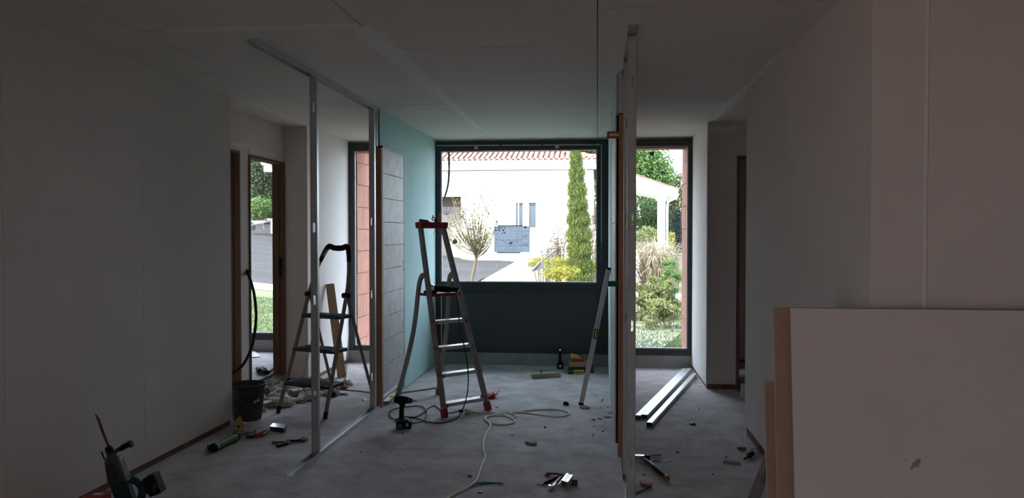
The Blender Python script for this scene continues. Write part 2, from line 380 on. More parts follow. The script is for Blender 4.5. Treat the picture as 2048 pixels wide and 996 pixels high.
# ---- right side
wall_x('wall_right', XR, 1, 3.35, 5.95, [(3.3125, 4.69, 0, H), (4.69, 5.96, 0, H)], thick=.12, z0=.075, label='shaded plasterboard wall on the right')
wf = wall_y('wall_right_front', 3.30, 1, XR + .13, 4.6, [(XR - .001, 1.335, 0, H), (1.335, 2.535, 0, H), (2.535, 3.735, 0, H), (3.735, 4.6, 0, H)], thick=.10, z0=.03, label='plasterboard wall facing the camera on the right')
MB().box(1.318, 1.334, 3.2990, 3.30, .9, 2.59).build('joint_tape', M['compound'], wf)
wall_x('wall_right_bay', 1.06, 1, 7.69, YF, [(7.645, 7.775, 0, H), (7.775, YF, 0, H)], M['boardlit'], thick=.09, z0=.04, label='daylit side wall of the right bay')
wre = wall_y('wall_right_end', 7.66, 1, 1.075, 1.36, [(1.0735, 1.345, .0, H)], thick=.12, z0=.05, label='narrow dark end wall of the right bay', back=[(1.075, 1.36, 0, H), (1.36, 2.1, 2.28, H), (2.1, 3.1, 0, H)])
MB().box(1.08, 1.345, 7.6585, 7.66, 2.50, 2.56).build('joint_compound', M['compound'], wre)
MB().box(1.345, 2.1, 7.6475, 7.66, 2.27, H).build('plasterboard', M['board'], wre)
d3 = struct('door_3', 'unfinished door opening in shadow')
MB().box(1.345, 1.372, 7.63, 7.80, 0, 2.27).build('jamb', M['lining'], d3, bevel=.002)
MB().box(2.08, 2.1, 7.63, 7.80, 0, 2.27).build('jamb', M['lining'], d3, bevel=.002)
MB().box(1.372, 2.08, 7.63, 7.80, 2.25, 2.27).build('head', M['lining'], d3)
wall_x('wall_right_passage', 3.1, 1, 3.4, 9.4, [(3.4, 4.6, 0, H), (4.6, 5.8, 0, H), (5.8, 7.0, 0, H), (7, 8.2, 0, H), (8.2, 9.4, 0, H)])
wall_y('wall_right_passage_end', 9.30, 1, 1.15, 3.1, [(1.15, 2.2, 0, H), (2.2, 3.1, 0, H)])
MB().box(XR + .121, 3.1, 5.86, 5.96, 0, H).build('wall_passage_front', M['board'], None); bpy.data.objects['wall_passage_front']['kind'] = 'structure'
# ---- behind the camera: the rest of the living room with its terrace window
wall_x('wall_right_living', 4.6, 1, -4.0, 3.3, [(-4, -2.8, 0, H), (-2.8, -1.6, 0, H), (-1.6, -.4, 0, H), (-.4, .8, 0, H), (.8, 2.0, 0, H), (2.0, 3.3, 0, H)])
wall_y('wall_back', -4.0, -1, -2.9, 4.6, [(-2.88, -1.6, 0, H), (-1.6, -.4, 0, H), (-.4, .8, 0, H), (.8, 2.0, 0, H), (2.0, 3.2, 0, H), (3.2, 4.6, 0, H)], thick=.2, z0=0)

# ================================================================== GARDEN FACADE
fa = struct('wall_garden', 'garden facade carrying the three windows')
MB().box(-2.99, 1.16, YF, 9.0, -.3, .14).build('concrete_upstand', M['concrete'], fa)
MB().box(-2.99, 1.16, 8.88, 9.08, 2.485, 2.9).build('lintel', M['terra'], fa)
MB().box(-2.99, 1.16, YF, 8.88, 2.575, 2.9).build('head_beam', M['concrete'], fa)
for x0, x1 in ((-1.985, -1.92), (.135, .25)): MB().box(x0, x1, YF + .001, 9.0, .14, 2.575).build('mullion_post', M['frame'], fa)

def window(name, label, x0, x1, z0, z1, y=YF, fw=(.06, .06, .06, .10), glass_from=None, depth=.07):
    """frame widths: left, right, bottom, top"""
    o = struct(name, label); l, r, bt, tp = fw
    MB().box(x0, x0 + l, y, y + depth, z0, z1).build('frame_stile', M['frame'], o, bevel=.003)
    MB().box(x1 - r, x1, y, y + depth, z0, z1).build('frame_stile', M['frame'], o, bevel=.003)
    MB().box(x0 + l, x1 - r, y, y + depth, z1 - tp, z1).build('frame_rail', M['frame'], o, bevel=.003)
    gz0 = glass_from if glass_from is not None else z0 + bt
    MB().box(x0 + l, x1 - r, y, y + depth, gz0 - bt, gz0).build('frame_rail', M['frame'], o, bevel=.003)
    MB().box(x0 + l - .005, x1 - r + .005, y + .035, y + .041, gz0 - .005, z1 - tp + .005).build('pane', M['glass'], o)
    for a, b_, s_, t_ in ((x0 + l, x0 + l + .012, gz0, z1 - tp), (x1 - r - .012, x1 - r, gz0, z1 - tp)):
        MB().box(a, b_, y + .012, y + .034, s_, t_).build('glazing_bead', M['galvdull'], o)
    MB().box(x0 + l + .012, x1 - r - .012, y + .012, y + .034, gz0, gz0 + .012).build('glazing_bead', M['galvdull'], o)
    return o
w1 = window('window_1', 'large dark grey picture window over a solid lower panel', -1.92, .135, .14, 2.585, fw=(.115, .135, .105, .115), glass_from=.955)
MB().box(-1.80, .055, YF + .022, YF + .05, .185, .855).build('lower_panel', M['panel'], w1, bevel=.002)
MB().box(-1.805, .0, YF + .002, YF + .06, .14, .195).build('frame_rail', M['frame'], w1, bevel=.003)
MB().box(-.01, .005, YF + .008, YF + .03, .2, .85).build('panel_trim', M['frame'], w1)
for x in (-1.16, -.62, -.14): MB().box(x - .06, x + .06, YF - .0015, YF + .001, .885, .893).build('drain_cap', M['black'], w1)
# opener gear on the top rail
rd = thing('window_opener', 'thin grey rod window opener along the top and right of the big window frame', 'window opener', (-.9, YF - .02, 2.52))
MB().bar((-1.85, YF - .014, 2.535), (.035, YF - .014, 2.522), .012, .010, (0, 1, 0)).build('rod', M['railgrey'], rd)
for x in (-1.10, -.62, -.04): MB().bar((x - .008, YF - .014, 2.53), (x + .008, YF - .014, 2.53), .014, .02, (0, 1, 0)).build('coupling', M['black'], rd)
for x in (-1.385, -.455):
    MB().box(x - .022, x + .022, YF - .022, YF, 2.49, 2.512).box(x - .012, x + .012, YF - .022, YF, 2.512, 2.528).build('bracket', M['railgrey'], rd, bevel=.002)
MB().bar((.048, YF - .014, 2.522), (.05, YF - .014, 1.19), .010, .010, (0, 1, 0)).build('crank_rod', M['railgrey'], rd)
MB().cyl((.05, YF - .014, 1.42), (.05, YF - .014, 1.19), .0075).build('crank_grip', M['greymetal'], rd)
w2 = window('window_2', 'tall narrow window of the left bay', -2.905, -1.98, .14, 2.585, fw=(.065, .06, .055, .10))
w3 = window('window_3', 'tall narrow window of the right bay', .25, 1.06, .14, 2.585, fw=(.06, .045, .075, .085))

# ---- wings of the house in bare terracotta block: each course its own blocks
def block_wall(name, label, x, into, y0, y1, z0=-.3, z1=2.9, course=.268, bl=.46, seed=0):
    w_ = struct(name, label); rng = random.Random(seed)
    a, b2 = sorted((x + into * .008, x + into * .11)); MB().box(a, b2, y0, y1, z0, z1).build('mortar_bed', M['mortar'], w_)
    z = z0; k = 0
    while z < z1 - .05:
        y = y0 - (bl / 2 if k % 2 else 0); zt = min(z + course - .010, z1)
        while y < y1:
            ya, yb = max(y, y0), min(y + bl - .008, y1)
            if yb - ya > .03:
                pr = rng.uniform(-.002, .003); p, q = sorted((x - into * pr, x + into * .03)); mb = MB().box(p, q, ya, yb, z, zt)
                g = ya + .06
                while g < yb - .03:
                    mb.box(*sorted((x - into * (pr + .0009), x - into * pr)), g, g + .022, z, zt); g += .06
                mb.build('terracotta_block', M['terra'], w_)
            y += bl
        z += course; k += 1
    return w_
block_wall('wall_wing_left', 'bare terracotta block wall seen through the left bay window', -2.865, -1, 9.0, 9.62, seed=1)
block_wall('wall_wing_right', 'bare terracotta block wall seen through the right bay window', 1.035, 1, 9.0, 9.62, seed=2)
lw = struct('wall_left_wing', 'front of the left wing')
for x0, x1, z0, z1 in ((-6.6, -5.1, -.3, 2.9), (-3.85, -2.99, -.3, 2.9), (-5.1, -3.85, -.3, .15), (-5.1, -3.85, 2.52, 2.9)):
    MB().box(x0, x1, 9.45, 9.62, z0, z1).build('masonry', M['concrete'], lw)
w4 = window('window_4', 'garden window of the room beyond the left door', -5.1, -3.85, .15, 2.52, y=9.45, fw=(.06, .06, .085, .05))
w5 = window('window_5', 'terrace window in the side wall behind the camera', RW[0], RW[1], 0, RW[3], y=0, fw=(.06, .06, .06, .06))
w5.location = (-3.06, RW[0] + RW[1], 0); w5.rotation_euler = (0, 0, R(-90))
vr = struct('sky_screen_roof', 'unseen roof added to screen sky light from the side window')
MB().box(-5.5, -3.25, -5, 3.5, 2.4, 2.55).build('sky_screen_slab', M['soffit'], vr)  # out-of-view slab added to cut the sky so the window light turns warm
rf = struct('roof', 'flat roof over the house')
MB().box(-6.8, 4.84, 4.9, 9.66, 2.93, 3.1).box(-3.24, 4.84, -4.4, 4.9, 2.93, 3.1).build('roof_slab', M['concrete'], rf)
for nm, a in (('portal_window_1', (-1.8, 0, .96, 2.47, 8.86, -1)), ('portal_window_2', (-2.84, -2.04, .2, 2.48, 8.86, -1)), ('portal_window_3', (.31, 1.01, .22, 2.5, 8.86, -1)),
              ('portal_window_4', (-5.04, -3.91, .24, 2.47, 9.52, -1)), ('portal_window_5', (RW[0], RW[1], 0, RW[3], -2.95, 1, True))): portal(nm, *a)

# ================================================================== STUD PARTITIONS
def stud(name, parent, xc, y, z0, z1, slots=(), m='galv', flip=1):
    """C stud, web towards the camera with oblong service holes cut through it"""
    hw = .024; t = .0012; mb = MB()
    mb.box(xc - hw, xc - .011, y, y + t, z0, z1).box(xc + .011, xc + hw, y, y + t, z0, z1)
    zs = [z0] + [q for s_ in sorted(slots) for q in (s_ - .032, s_ + .032)] + [z1]
    for a, b_ in zip(zs[::2], zs[1::2]): mb.box(xc - .011, xc + .011, y, y + t, a, b_)
    for s_ in slots:
        for e, sg in ((s_ - .032, 1), (s_ + .032, -1)):
            for i, j in ((-1, -.006), (1, .006)):
                mb.prism([(xc + i*.011, y, e), (xc + j, y, e), (xc + i*.011, y, e + sg*.009)], (0, t, 0))
    for i in (-1, 1):
        x = xc + i * hw; mb.box(min(x, x - i*t), max(x, x - i*t), y, y + .036, z0, z1)
        mb.box(min(x, x - i*.006), max(x, x - i*.006), y + .0348, y + .036, z0, z1)
        mb.box(min(x - i*.004, x - i*.009), max(x - i*.004, x - i*.009), y - .0012, y, z0, z1)     # rolled bead
    return mb.build(name, M[m], parent)
def track(name, parent, xc, y0, y1, z, up):
    mb = MB(); z1 = z + up * .0012; zz = z + up * .03
    mb.box(xc - .026, xc + .026, y0, y1, min(z, z1), max(z, z1))
    for i in (-1, 1): mb.box(xc + i*.026 - .0006, xc + i*.026 + .0006, y0, y1, min(z, zz), max(z, zz))
    for x in (-.008, .008): mb.box(xc + x - .003, xc + x + .003, y0, y1, min(z, z + up*.0028), max(z, z + up*.0028))
    return mb.build(name, M['galv'], parent)
def cassette(parent, xface, into, y0, y1, z0, z1, lines, slope):
    """pocket door housing faced with ribbed sheet panels; 'lines' are the panel joints"""
    a, b_ = sorted((xface + into * .006, xface + into * .09))
    cs = MB().box(a, b_, y0, y1, z0, z1).build('pocket_door_cassette', M['gap'], parent)
    MB().box(*sorted((xface + into*.0901, xface + into*.094)), y0 + .01, y1 - .01, z0, z1).build('back_sheet', M['galvdull'], cs)
    zs = [z0] + sorted(lines) + [z1]
    for i, (p, q) in enumerate(zip(zs, zs[1:])):
        x0, x1 = sorted((xface, xface + into * .006)); mb = MB().box(x0, x1, y0 + .015, y1 - .012, p + .0022, q - .0022)
        mb.build('sheet_panel', M['cassette'], cs, bevel=.0012)
    for y in (y0, y1 - .012): MB().box(*sorted((xface - into*.003, xface + into*.02)), y, y + .014, z0, z1 + .012).build('edge_trim', M['cassette'], cs)
    MB().box(*sorted((xface - into*.003, xface + into*.02)), y0, y1, z1, z1 + .012).build('edge_trim', M['cassette'], cs)
    for z in (1.16, 1.23): MB().box(*sorted((xface - into*.001, xface)), y1 - .05, y1 - .035, z, z + .028).build('fixing_slot', M['black'], cs)
    return cs
# left
pt = thing('stud_partition', 'open metal stud partition on the left, with green boards and pocket door housing', 'partition', (PL, 6.4, 0))
track('floor_track', pt, PL, 4.60, 7.40, 0, 1)
track('ceiling_track', pt, PL, 4.10, 6.55, H, -1)
stud('stud', pt, PL, 5.02, .002, H - .002, (.42, 1.07, 1.56, 2.37))
stud('stud', pt, PL, 6.37, .002, H - .002, (.30, 1.0, 1.62))
stud('stud', pt, PL, 6.44, 2.27, H - .002)
MB().box(PL - .045, PL + .040, 6.52, 6.565, .0, 2.265).build('door_post', M['wood'], pt, bevel=.002)
cassette(pt, PL + .036, -1, 6.57, 7.33, .10, 2.27, (.35, .57, .78, .99, 1.205, 1.415, 1.62, 1.83, 2.05), 0)
gx = PL + .024
for (ya, yb, za, zb) in ((6.50, 7.3348, 2.285, H), (7.335, 7.70, .01, H), (7.702, 8.795, .01, H)):
    MB().box(gx, gx + BT, ya, yb, za, zb).build('green_plasterboard', M['green'], pt)
    MB().box(PL - .024 - BT, PL - .024, ya, yb, za, zb).build('ivory_plasterboard', M['board'], pt)
MB().box(PL - .024, PL + .0235, 7.34, 8.795, .01, H).build('insulated_core', M['galvdull'], pt)
rng = random.Random(8); mb = MB()
for y in (7.36, 7.68, 7.72, 8.25, 8.7):
    for z in np.arange(.15, 2.5, .3): mb.cyl((gx + BT, y, z), (gx + BT + .0008, y, z), .003, n=6)
o = mb.build('screw_heads', M['greycable'], pt); o['kind'] = 'stuff'
# right
pr = thing('stud_partition', 'metal stud partition seen edge-on right of centre, with wooden door post', 'partition', (PR, 6.4, 0))
track('floor_track', pr, PR + .020, 4.05, 5.2, 0, 1)
track('ceiling_track', pr, PR + .020, 4.05, 5.5, H, -1)
stud('stud', pr, PR + .023, 4.22, .002, H - .002, (.27, 1.02, 1.60, 2.34), m='galvdull')
stud('stud', pr, PR + .023, 4.80, .002, H - .002, (1.0, 1.62, 2.2), m='galvdull')
stud('stud', pr, PR, 5.24, 2.33, H - .002, m='galv')
MB().box(PR - .018, PR + .06, 5.25, 5.30, .0, 2.325).build('door_post', M['wood'], pr, bevel=.002)
cassette(pr, PR - .036, 1, 5.31, 6.90, .08, 2.31, (.35, .60, .85, 1.10, 1.36, 1.6, 1.85, 2.08), 0)
gx2 = PR - .024
for (ya, yb, za, zb) in ((5.31, 6.90, 2.325, H), (6.905, 7.75, .01, H), (7.752, 8.795, .01, H)):
    MB().box(gx2 - BT, gx2, ya, yb, za, zb).build('green_plasterboard', M['green'], pr)
    MB().box(PR + .024, PR + .024 + BT, ya, yb, za, zb).build('ivory_plasterboard', M['board'], pr)
MB().box(PR - .0235, PR + .024, 6.91, 8.795, .01, H).build('insulated_core', M['galvdull'], pr)
# ================================================================== OUTDOORS
def gz(x, y):
    """garden level: nearly flat by the house, climbing towards the road, more steeply on the left"""
    s_ = .036 + max(0.0, -x - 5.0) * .0075 - (.028 if x > 0 else .028 * max(0, 1 + x / 3))
    return -.28 + max(0.0, y - 9.7) * s_
def G(px, py):
    """where a sight line meets the garden"""
    d = ray(px, py); t = 8.0
    while t < 60:
        p = EYE + d * t
        if p.z <= gz(p.x, p.y): return p
        t += .02
    return p
def patch(name, quad, m, off, label, n=24, skirt=.03):
    """piece of ground following the slope; quad = four (x, y) corners"""
    v = []; fs = []; q = [Vector((*p, 0)) for p in quad]
    for j in range(n + 1):
        for i in range(n + 1):
            p = q[0].lerp(q[1], i / n).lerp(q[3].lerp(q[2], i / n), j / n); v.append((p.x, p.y, gz(p.x, p.y) + off))
    for j in range(n):
        for i in range(n): a = j*(n+1) + i; fs.append((a, a+1, a+n+2, a+n+1))
    o = MB().add(v, fs).build(name, m); o['kind'] = 'structure'; o['label'] = label; return o
patch('ground', [(-60, 9.0), (40, 9.0), (60, 70), (-80, 70)], M['lawn'], -.10, 'garden ground sloping up away from the house', 150)
k0, k1 = G(500, 566), G(560, 573); kd = (k1 - k0).normalized()           # kerb between lawn and drive on the left
A = k0 - kd * 14; B = k1 + kd * 2.2
e0, e1 = G(955, 568), G(1062, 508)                                        # right edge of the drive
patch('driveway', [(A.x, A.y), (e0.x - 1.2, 9.7), (e1.x + .3, 30.2), (-30, 30.2)], M['asphalt'], .005, 'grey asphalt drive')
patch('driveway_far_left', [(-45, 18), (-8, 18), (-8, 44), (-45, 44)], M['asphalt'], .0, 'asphalt drive climbing past the neighbour house')
nrm = Vector((-kd.y, kd.x, 0)); nrm = nrm if nrm.y < 0 else -nrm
A2, B2 = A + nrm * .9, B + nrm * .9
patch('kerb_left', [(A.x, A.y), (B.x, B.y), (B2.x, B2.y), (A2.x, A2.y)], M['kerb'], .03, 'pale concrete edging between lawn and drive')
patch('lawn_left', [(A2.x, A2.y), (B2.x, B2.y), (-2.9, 9.63), (-16, 9.63)], M['lawn'], .02, 'green lawn outside the left room')
ed = (e1 - e0).normalized(); en = Vector((ed.y, -ed.x, 0))
f0 = e0 - ed * 1.5; f1 = e1 + ed * .3
patch('kerb_right', [(f0.x, f0.y), (f0.x + en.x*.35, f0.y + en.y*.35), (f1.x + en.x*.8, f1.y + en.y*.8), (f1.x, f1.y)], M['kerb'], .03, 'pale edging along the right of the drive')
patch('gravel_bed', [(f0.x, f0.y), (.4, 9.7), (3.0, 19.5), (f1.x + .2, f1.y)], M['gravel'], .02, 'pale gravel and planting bed')
patch('gravel_path', [(-.2, 14.2), (1.35, 14.6), (1.2, 15.6), (-.2, 16.2)], M['gravel'], .03, 'pale gravel strip beyond the lawn')
tr = MB().box(-16, -3.25, -12, 4.8, -.15, -.03).build('terrace', M['terrace']); tr['kind'] = 'structure'; tr['label'] = 'unseen terracotta terrace added to bounce warm light through the side window'  # added out of view as warm bounce ground for the side window

def blades(name, mt, xs, n, seed, hh, label, lean=.9, wd=.0042):
    """short grass: every blade a bent two-triangle strip"""
    rng = np.random.default_rng(seed); v = []; fs = []
    for _ in range(n):
        t = rng.random(); u_ = rng.random(); x, y = xs(t, u_); z = gz(x, y) + .015; a = rng.random() * 6.283; h = hh * rng.uniform(.5, 1.3)
        dx, dy = math.cos(a), math.sin(a); l = lean * h * rng.random(); k = len(v); w_ = wd * (1 + y * .03)
        v += [(x - dy*w_, y + dx*w_, z), (x + dy*w_, y - dx*w_, z), (x + dx*l*.4 + dy*w_*.7, y + dy*l*.4 - dx*w_*.7, z + h*.6), (x + dx*l*.4 - dy*w_*.7, y + dy*l*.4 + dx*w_*.7, z + h*.6), (x + dx*l, y + dy*l, z + h)]
        fs += [(k, k+1, k+2, k+3), (k+3, k+2, k+4)]
    me = bpy.data.meshes.new(name); me.from_pydata(v, [], fs); o = link(name, me, mt); return tag(o, label, 'grass', kind='stuff')
blades('lawn_grass', M['blade'], lambda t, u_: (-7.5 + 4.0*t - (u_*2.2), 9.8 + u_ * 6.5), 30000, 1, .05, 'short green lawn grass outside the left room window')
blades('lawn_grass', M['blade'], lambda t, u_: (.0 + 2.6*t, 10.6 + u_ * 6.2), 22000, 2, .04, 'short pale lawn grass outside the right bay window')

def leaves(blobs, n, size, seed, up=0.0, asp=.5, shell=.55):
    """leaf blades scattered through ellipsoids; up > 0 turns them upright"""
    rng = np.random.default_rng(seed); v = []; fs = []
    vol = np.array([b_[1][0]*b_[1][1]*b_[1][2] for b_ in blobs]) ** .8; cnt = (vol / vol.sum() * n).astype(int)
    for (cen, rad), m_ in zip(blobs, cnt):
        d = rng.normal(size=(m_, 3)); d /= np.linalg.norm(d, axis=1)[:, None]; r_ = (shell + (1 - shell) * rng.random(m_)) * rng.uniform(.86, 1.08, m_)
        p = np.array(cen) + d * r_[:, None] * np.array(rad)
        t = rng.normal(size=(m_, 3)) * .7 + d * .5; t[:, 2] += up * 2.2; t /= np.linalg.norm(t, axis=1)[:, None]
        s_ = np.cross(t, rng.normal(size=(m_, 3))); s_ /= np.linalg.norm(s_, axis=1)[:, None]; L_ = size * rng.uniform(.6, 1.3, m_)
        for i in range(m_):
            k = len(v); a = t[i] * L_[i]; b_ = s_[i] * L_[i] * asp * .5; q = p[i]
            v += [q - a*.5, q + b_, q + a*.5, q - b_]; fs += [(k, k+1, k+2, k+3)]
    me = bpy.data.meshes.new('foliage'); me.from_pydata([tuple(map(float, q)) for q in v], [], fs); return me
def shrub(name, label, cat, base, blobs, mt, n, size, seed, stems=5, up=0.0, asp=.5, group=None, bark='bark', sr=.02, shell=.55):
    t = thing(name, label, cat, base, group=group); base = Vector(base)
    bl = [((Vector(c_)), r_) for c_, r_ in blobs]
    o = link('foliage', leaves(bl, n, size, seed, up, asp, shell), M[mt], t); o['kind'] = 'stuff'
    rng = random.Random(seed); mb = MB()
    for i in range(stems):
        c_, r_ = bl[i % len(bl)]; q = Vector(c_) + Vector((rng.uniform(-.4, .4)*r_[0], rng.uniform(-.4, .4)*r_[1], rng.uniform(0, .4)*r_[2]))
        p0 = Vector((rng.uniform(-.3, .3)*sr*4, rng.uniform(-.3, .3)*sr*4, -.05)); m_ = p0.lerp(q, .5) + Vector((rng.uniform(-.1, .1)*r_[0], 0, 0))
        mb.tube([p0, m_, q], sr, 5, rs=[sr, sr*.75, sr*.35])
    mb.build('stem', M[bark], t, world=False)
    return t
def base_at(px, y):   # foot of a plant on the slope at depth y under image column px
    p = ony(px, 480, y); return Vector((p.x, p.y, gz(p.x, p.y)))
def at(b_, px, py, y=None): return ony(px, py, y or b_.y) - b_

# ---- neighbour house, 30 m away across the drive
HY = 30.0
hx0, hx1 = ony(575, 400, HY).x, ony(1187, 400, HY).x
zb_ = gz(-6, HY) ; ze = ony(1040, 340, HY).z
hs = thing('neighbour_house', 'low white neighbour house with pale terracotta tile roof across the drive', 'house', ((hx0 + hx1)/2, HY, zb_))
gd0, gd1 = ony(860, 400, HY).x, ony(922, 400, HY).x; gdz = ony(900, 393, HY).z
wx0, wx1 = ony(1029, 430, HY).x, ony(1074, 430, HY).x; wz0, wz1 = ony(1050, 455, HY).z, ony(1050, 405, HY).z
mb = MB()
for a, b_, p, q in ((hx0, gd0, zb_ - 1, ze), (gd0, gd1, gdz, ze), (gd1, wx0, zb_ - 1, ze), (wx0, wx1, zb_ - 1, wz0), (wx0, wx1, wz1, ze), (wx1, hx1, zb_ - 1, ze)): mb.box(a, b_, HY, HY + .35, p, q)
mb.box(hx0, hx0 + .35, HY + .35, HY + 9, zb_ - 1, ze)
mb.build('wall', M['render'], hs)
MB().box(hx1 - .35, hx1, HY + .351, HY + 9, zb_ - 1, ze).build('side_wall', M['renderpink_shade'], hs)  # shade on this side of the house is put into the pinkish colour
gdo = MB().box(gd0, gd1, HY + .9, HY + .95, zb_ - .6, gdz + .2).build('garage_door', M['renderpink_shade'], hs)
MB().box(gd0, gd1, HY + .35, HY + .9, gdz, gdz + .1).build('garage_lintel', M['darkdoor'], hs)
MB().box(gd0 - .02, gd1, HY + .9 - .02, HY + .9, ony(900, 412, HY).z, gdz).build('garage_header', M['darkdoor'], hs)
gq = MB()
for i in range(7):
    a = PI * i / 6; gq.bar((gd1 - .75 + .0, HY + .87, ony(900, 428, HY).z), (gd1 - .75 + .38*math.cos(a), HY + .87, ony(900, 428, HY).z + .3*math.sin(a)), .03, .02)
gq.build('fan_light', M['greycable'], gdo)
wn = MB().box(wx0, wx1, HY + .12, HY + .16, wz0, wz1).build('window', M['shutterglass'], hs)
for x in (wx0, (wx0+wx1)/2 - .02, (wx0+wx1)/2 - .32, wx1 - .05): MB().box(x, x + .05, HY + .08, HY + .12, wz0, wz1).build('sash_bar', M['white'], wn)
MB().box((wx0+wx1)/2 - .12, (wx0+wx1)/2 + .12, HY + .07, HY + .115, wz0, wz1).build('curtain', M['white'], wn)
MB().box(wx0 - .05, wx1 + .05, HY - .06, HY + .1, wz0 - .06, wz0).build('sill', M['renderpink_shade'], wn)
for x0, x1 in ((wx0 - (wx1 - wx0)*.5, wx0 - .02), (wx1 + .02, wx1 + (wx1 - wx0)*.5)): MB().box(x0, x1, HY - .04, HY - .002, wz0, wz1).build('shutter', M['render'], hs, bevel=.01)
MB().box(hx0 - .75, hx1 + .1, HY - .55, HY - .5, ze - .02, ze + .30).build('fascia', M['white'], hs)
MB().box(hx0 - .75, hx1 + .1, HY - .5, HY, ze - .02, ze + .03).build('eaves_soffit', M['renderpink_shade'], hs)
gt = MB()
gt.tube([(hx0 - .8, HY - .62, ze + .30), (hx1 + .3, HY - .62, ze + .30)], .085, 10)
gt.build('gutter', M['galvdull'], hs, smooth=True)
dpx = ony(1173, 400, HY).x
MB().tube(spline([(dpx - .03, HY - .62, ze + .25), (dpx, HY - .5, ze + .02), (dpx + .05, HY - .1, ze - .35), (dpx + .06, HY - .08, ze - .8), (dpx + .06, HY - .08, zb_)], 5), .045, 8).build('downpipe', M['galvdull'], hs, smooth=True)
# roof: a slab sloping back from the eaves with a hip on the right, covered with barrel tiles
pitch = .30; rz0 = ze + .33; ry0 = HY - .68
slab = MB().add([(hx0 - .8, ry0, rz0 - .06), (hx1 + .35, ry0, rz0 - .06), (hx1 - 4.85, ry0 + 5.2, rz0 + 5.2*pitch - .06), (hx0 - .8, ry0 + 5.2, rz0 + 5.2*pitch - .06),
                 (hx0 - .8, ry0 + 10.4, rz0 - .06), (hx1 + .35, ry0 + 10.4, rz0 - .06)], [(0, 1, 2, 3), (3, 2, 5, 4), (1, 5, 2), (0, 3, 4)])
rfo = slab.build('roof', M['tile'], hs)
tw, tl = .207, .42
tm = MB(); n_ = 6; prof = [(-math.cos(PI*i/n_)*.078, math.sin(PI*i/n_)*.062) for i in range(n_ + 1)]
v0 = [(x, 0, z) for x, z in prof] + [(x*.86, tl, z*.86) for x, z in prof] + [(x*.78, 0, z*.62) for x, z in prof]
tm.add(v0, [(i, i+1, n_+2+i, n_+1+i) for i in range(n_)] + [(i, 2*n_+2+i, 2*n_+3+i, i+1) for i in range(n_)])
tme = tm.mesh('barrel_tile'); tme.materials.append(M['tile'])
em = MB(); em.add([(x*.78, .004, z*.62) for x, z in prof], [tuple(range(n_ + 1))]); eme = em.mesh('tile_mouth'); eme.materials.append(M['tileend'])
roofinv = root_matrix(rfo).inverted(); sl = math.atan(pitch); rng = random.Random(4); count = 0; rest = MB()
ncol = int((hx1 - hx0 + 1.1) / tw)
for r_ in range(13):
    for k in range(ncol):
        x = hx1 + .25 - k * tw; y = ry0 - .04 + r_ * tl * .86 * math.cos(sl)
        if x > hx1 + .35 - (y - ry0) * 1.0 + .1: continue
        z = rz0 + (y - ry0) * pitch + .0
        vis = ony(880, 400, HY).x - .2 < x and r_ < 9
        Mx = Matrix.Translation((x + rng.uniform(-.008, .008), y, z + rng.uniform(0, .01))) @ Matrix.Rotation(sl + rng.uniform(0, .02), 4, 'X') @ Matrix.Rotation(rng.uniform(-.03, .03), 4, 'Z')
        if vis and count < 300:
            o = link('roof_tile', tme, None, rfo); o.matrix_basis = roofinv @ Mx; count += 1
        else:
            rest.M = Mx; rest.add(v0, [(i, i+1, n_+2+i, n_+1+i) for i in range(n_)])
        if r_ == 0: rest.M = Mx; rest.add([(x_*.78, .02, z_*.62) for x_, z_ in prof], [tuple(range(n_ + 1))])
o = rest.build('roof_tiles_far', M['tile'], rfo); o['kind'] = 'stuff'
mouth = MB()
for k in range(ncol):
    x = hx1 + .25 - k * tw; mouth.box(x - .055, x + .055, ry0 - .025, ry0 - .02, rz0 - .01, rz0 + .035)
o = mouth.build('tile_mouths', M['tileend'], rfo); o['kind'] = 'stuff'
# hip tiles in red
hp = MB()
for i in range(16):
    p = Vector((hx1 + .35, ry0, rz0)).lerp(Vector((hx1 - 4.85, ry0 + 5.2, rz0 + 5.2*pitch)), i / 16); q = Vector((hx1 + .35, ry0, rz0)).lerp(Vector((hx1 - 4.85, ry0 + 5.2, rz0 + 5.2*pitch)), (i + 1.1) / 16)
    hp.cyl(p, q, .12, .09, 8)
o = hp.build('hip_tiles', M['tile'], rfo); o['kind'] = 'stuff'

# ---- covered porch seen through the right bay window
PY = 24.0
def pp(px, py, y=PY): return ony(px, py, y)
pc = thing('porch', 'white covered porch with square post behind the pampas grass', 'porch', (pp(1323, 500).x, PY, gz(1.9, PY)))
rp_ = [pp(1225, 333), pp(1358, 378), pp(1358, 388), pp(1320, 397), pp(1225, 368)]
MB().prism([pp(1225, 333), pp(1357, 379), pp(1354, 394), pp(1225, 365)], (0, .12, 0)).build('verge_board', M['white'], pc)
MB().prism([pp(1225, 331), pp(1358, 377), pp(1358, 380), pp(1225, 335)], (.0, 3.4, .0)).build('porch_roof', M['tile'], pc)
MB().prism([pp(1225, 364), pp(1353, 393), pp(1353, 395), pp(1225, 367)], (.0, 3.2, .0)).build('ceiling_lining', M['white'], pc)
cw = pp(1331, 450).x - pp(1316, 450).x
MB().box(pp(1316, 450).x, pp(1331, 450).x, PY + .02, PY + .02 + cw, gz(2, PY) - .1, pp(1320, 397).z).build('post', M['render'], pc, bevel=.02)
MB().box(pp(1314, 450).x, pp(1333, 450).x, PY, PY + .04 + cw, pp(1320, 401).z, pp(1320, 392).z).build('post_capital', M['white'], pc, bevel=.02)
MB().tube(spline([pp(1357, 387), pp(1352, 396), pp(1338, 403), pp(1335, 412), pp(1334.5, 450), pp(1334.5, 560)], 6), .035, 8).build('downpipe', M['galvdull'], pc, smooth=True)
MB().box(pp(1270, 488).x, pp(1316, 488).x, PY + .05, PY + .3, pp(1300, 492).z, pp(1300, 485).z).build('balustrade_rail', M['render'], pc, bevel=.02)
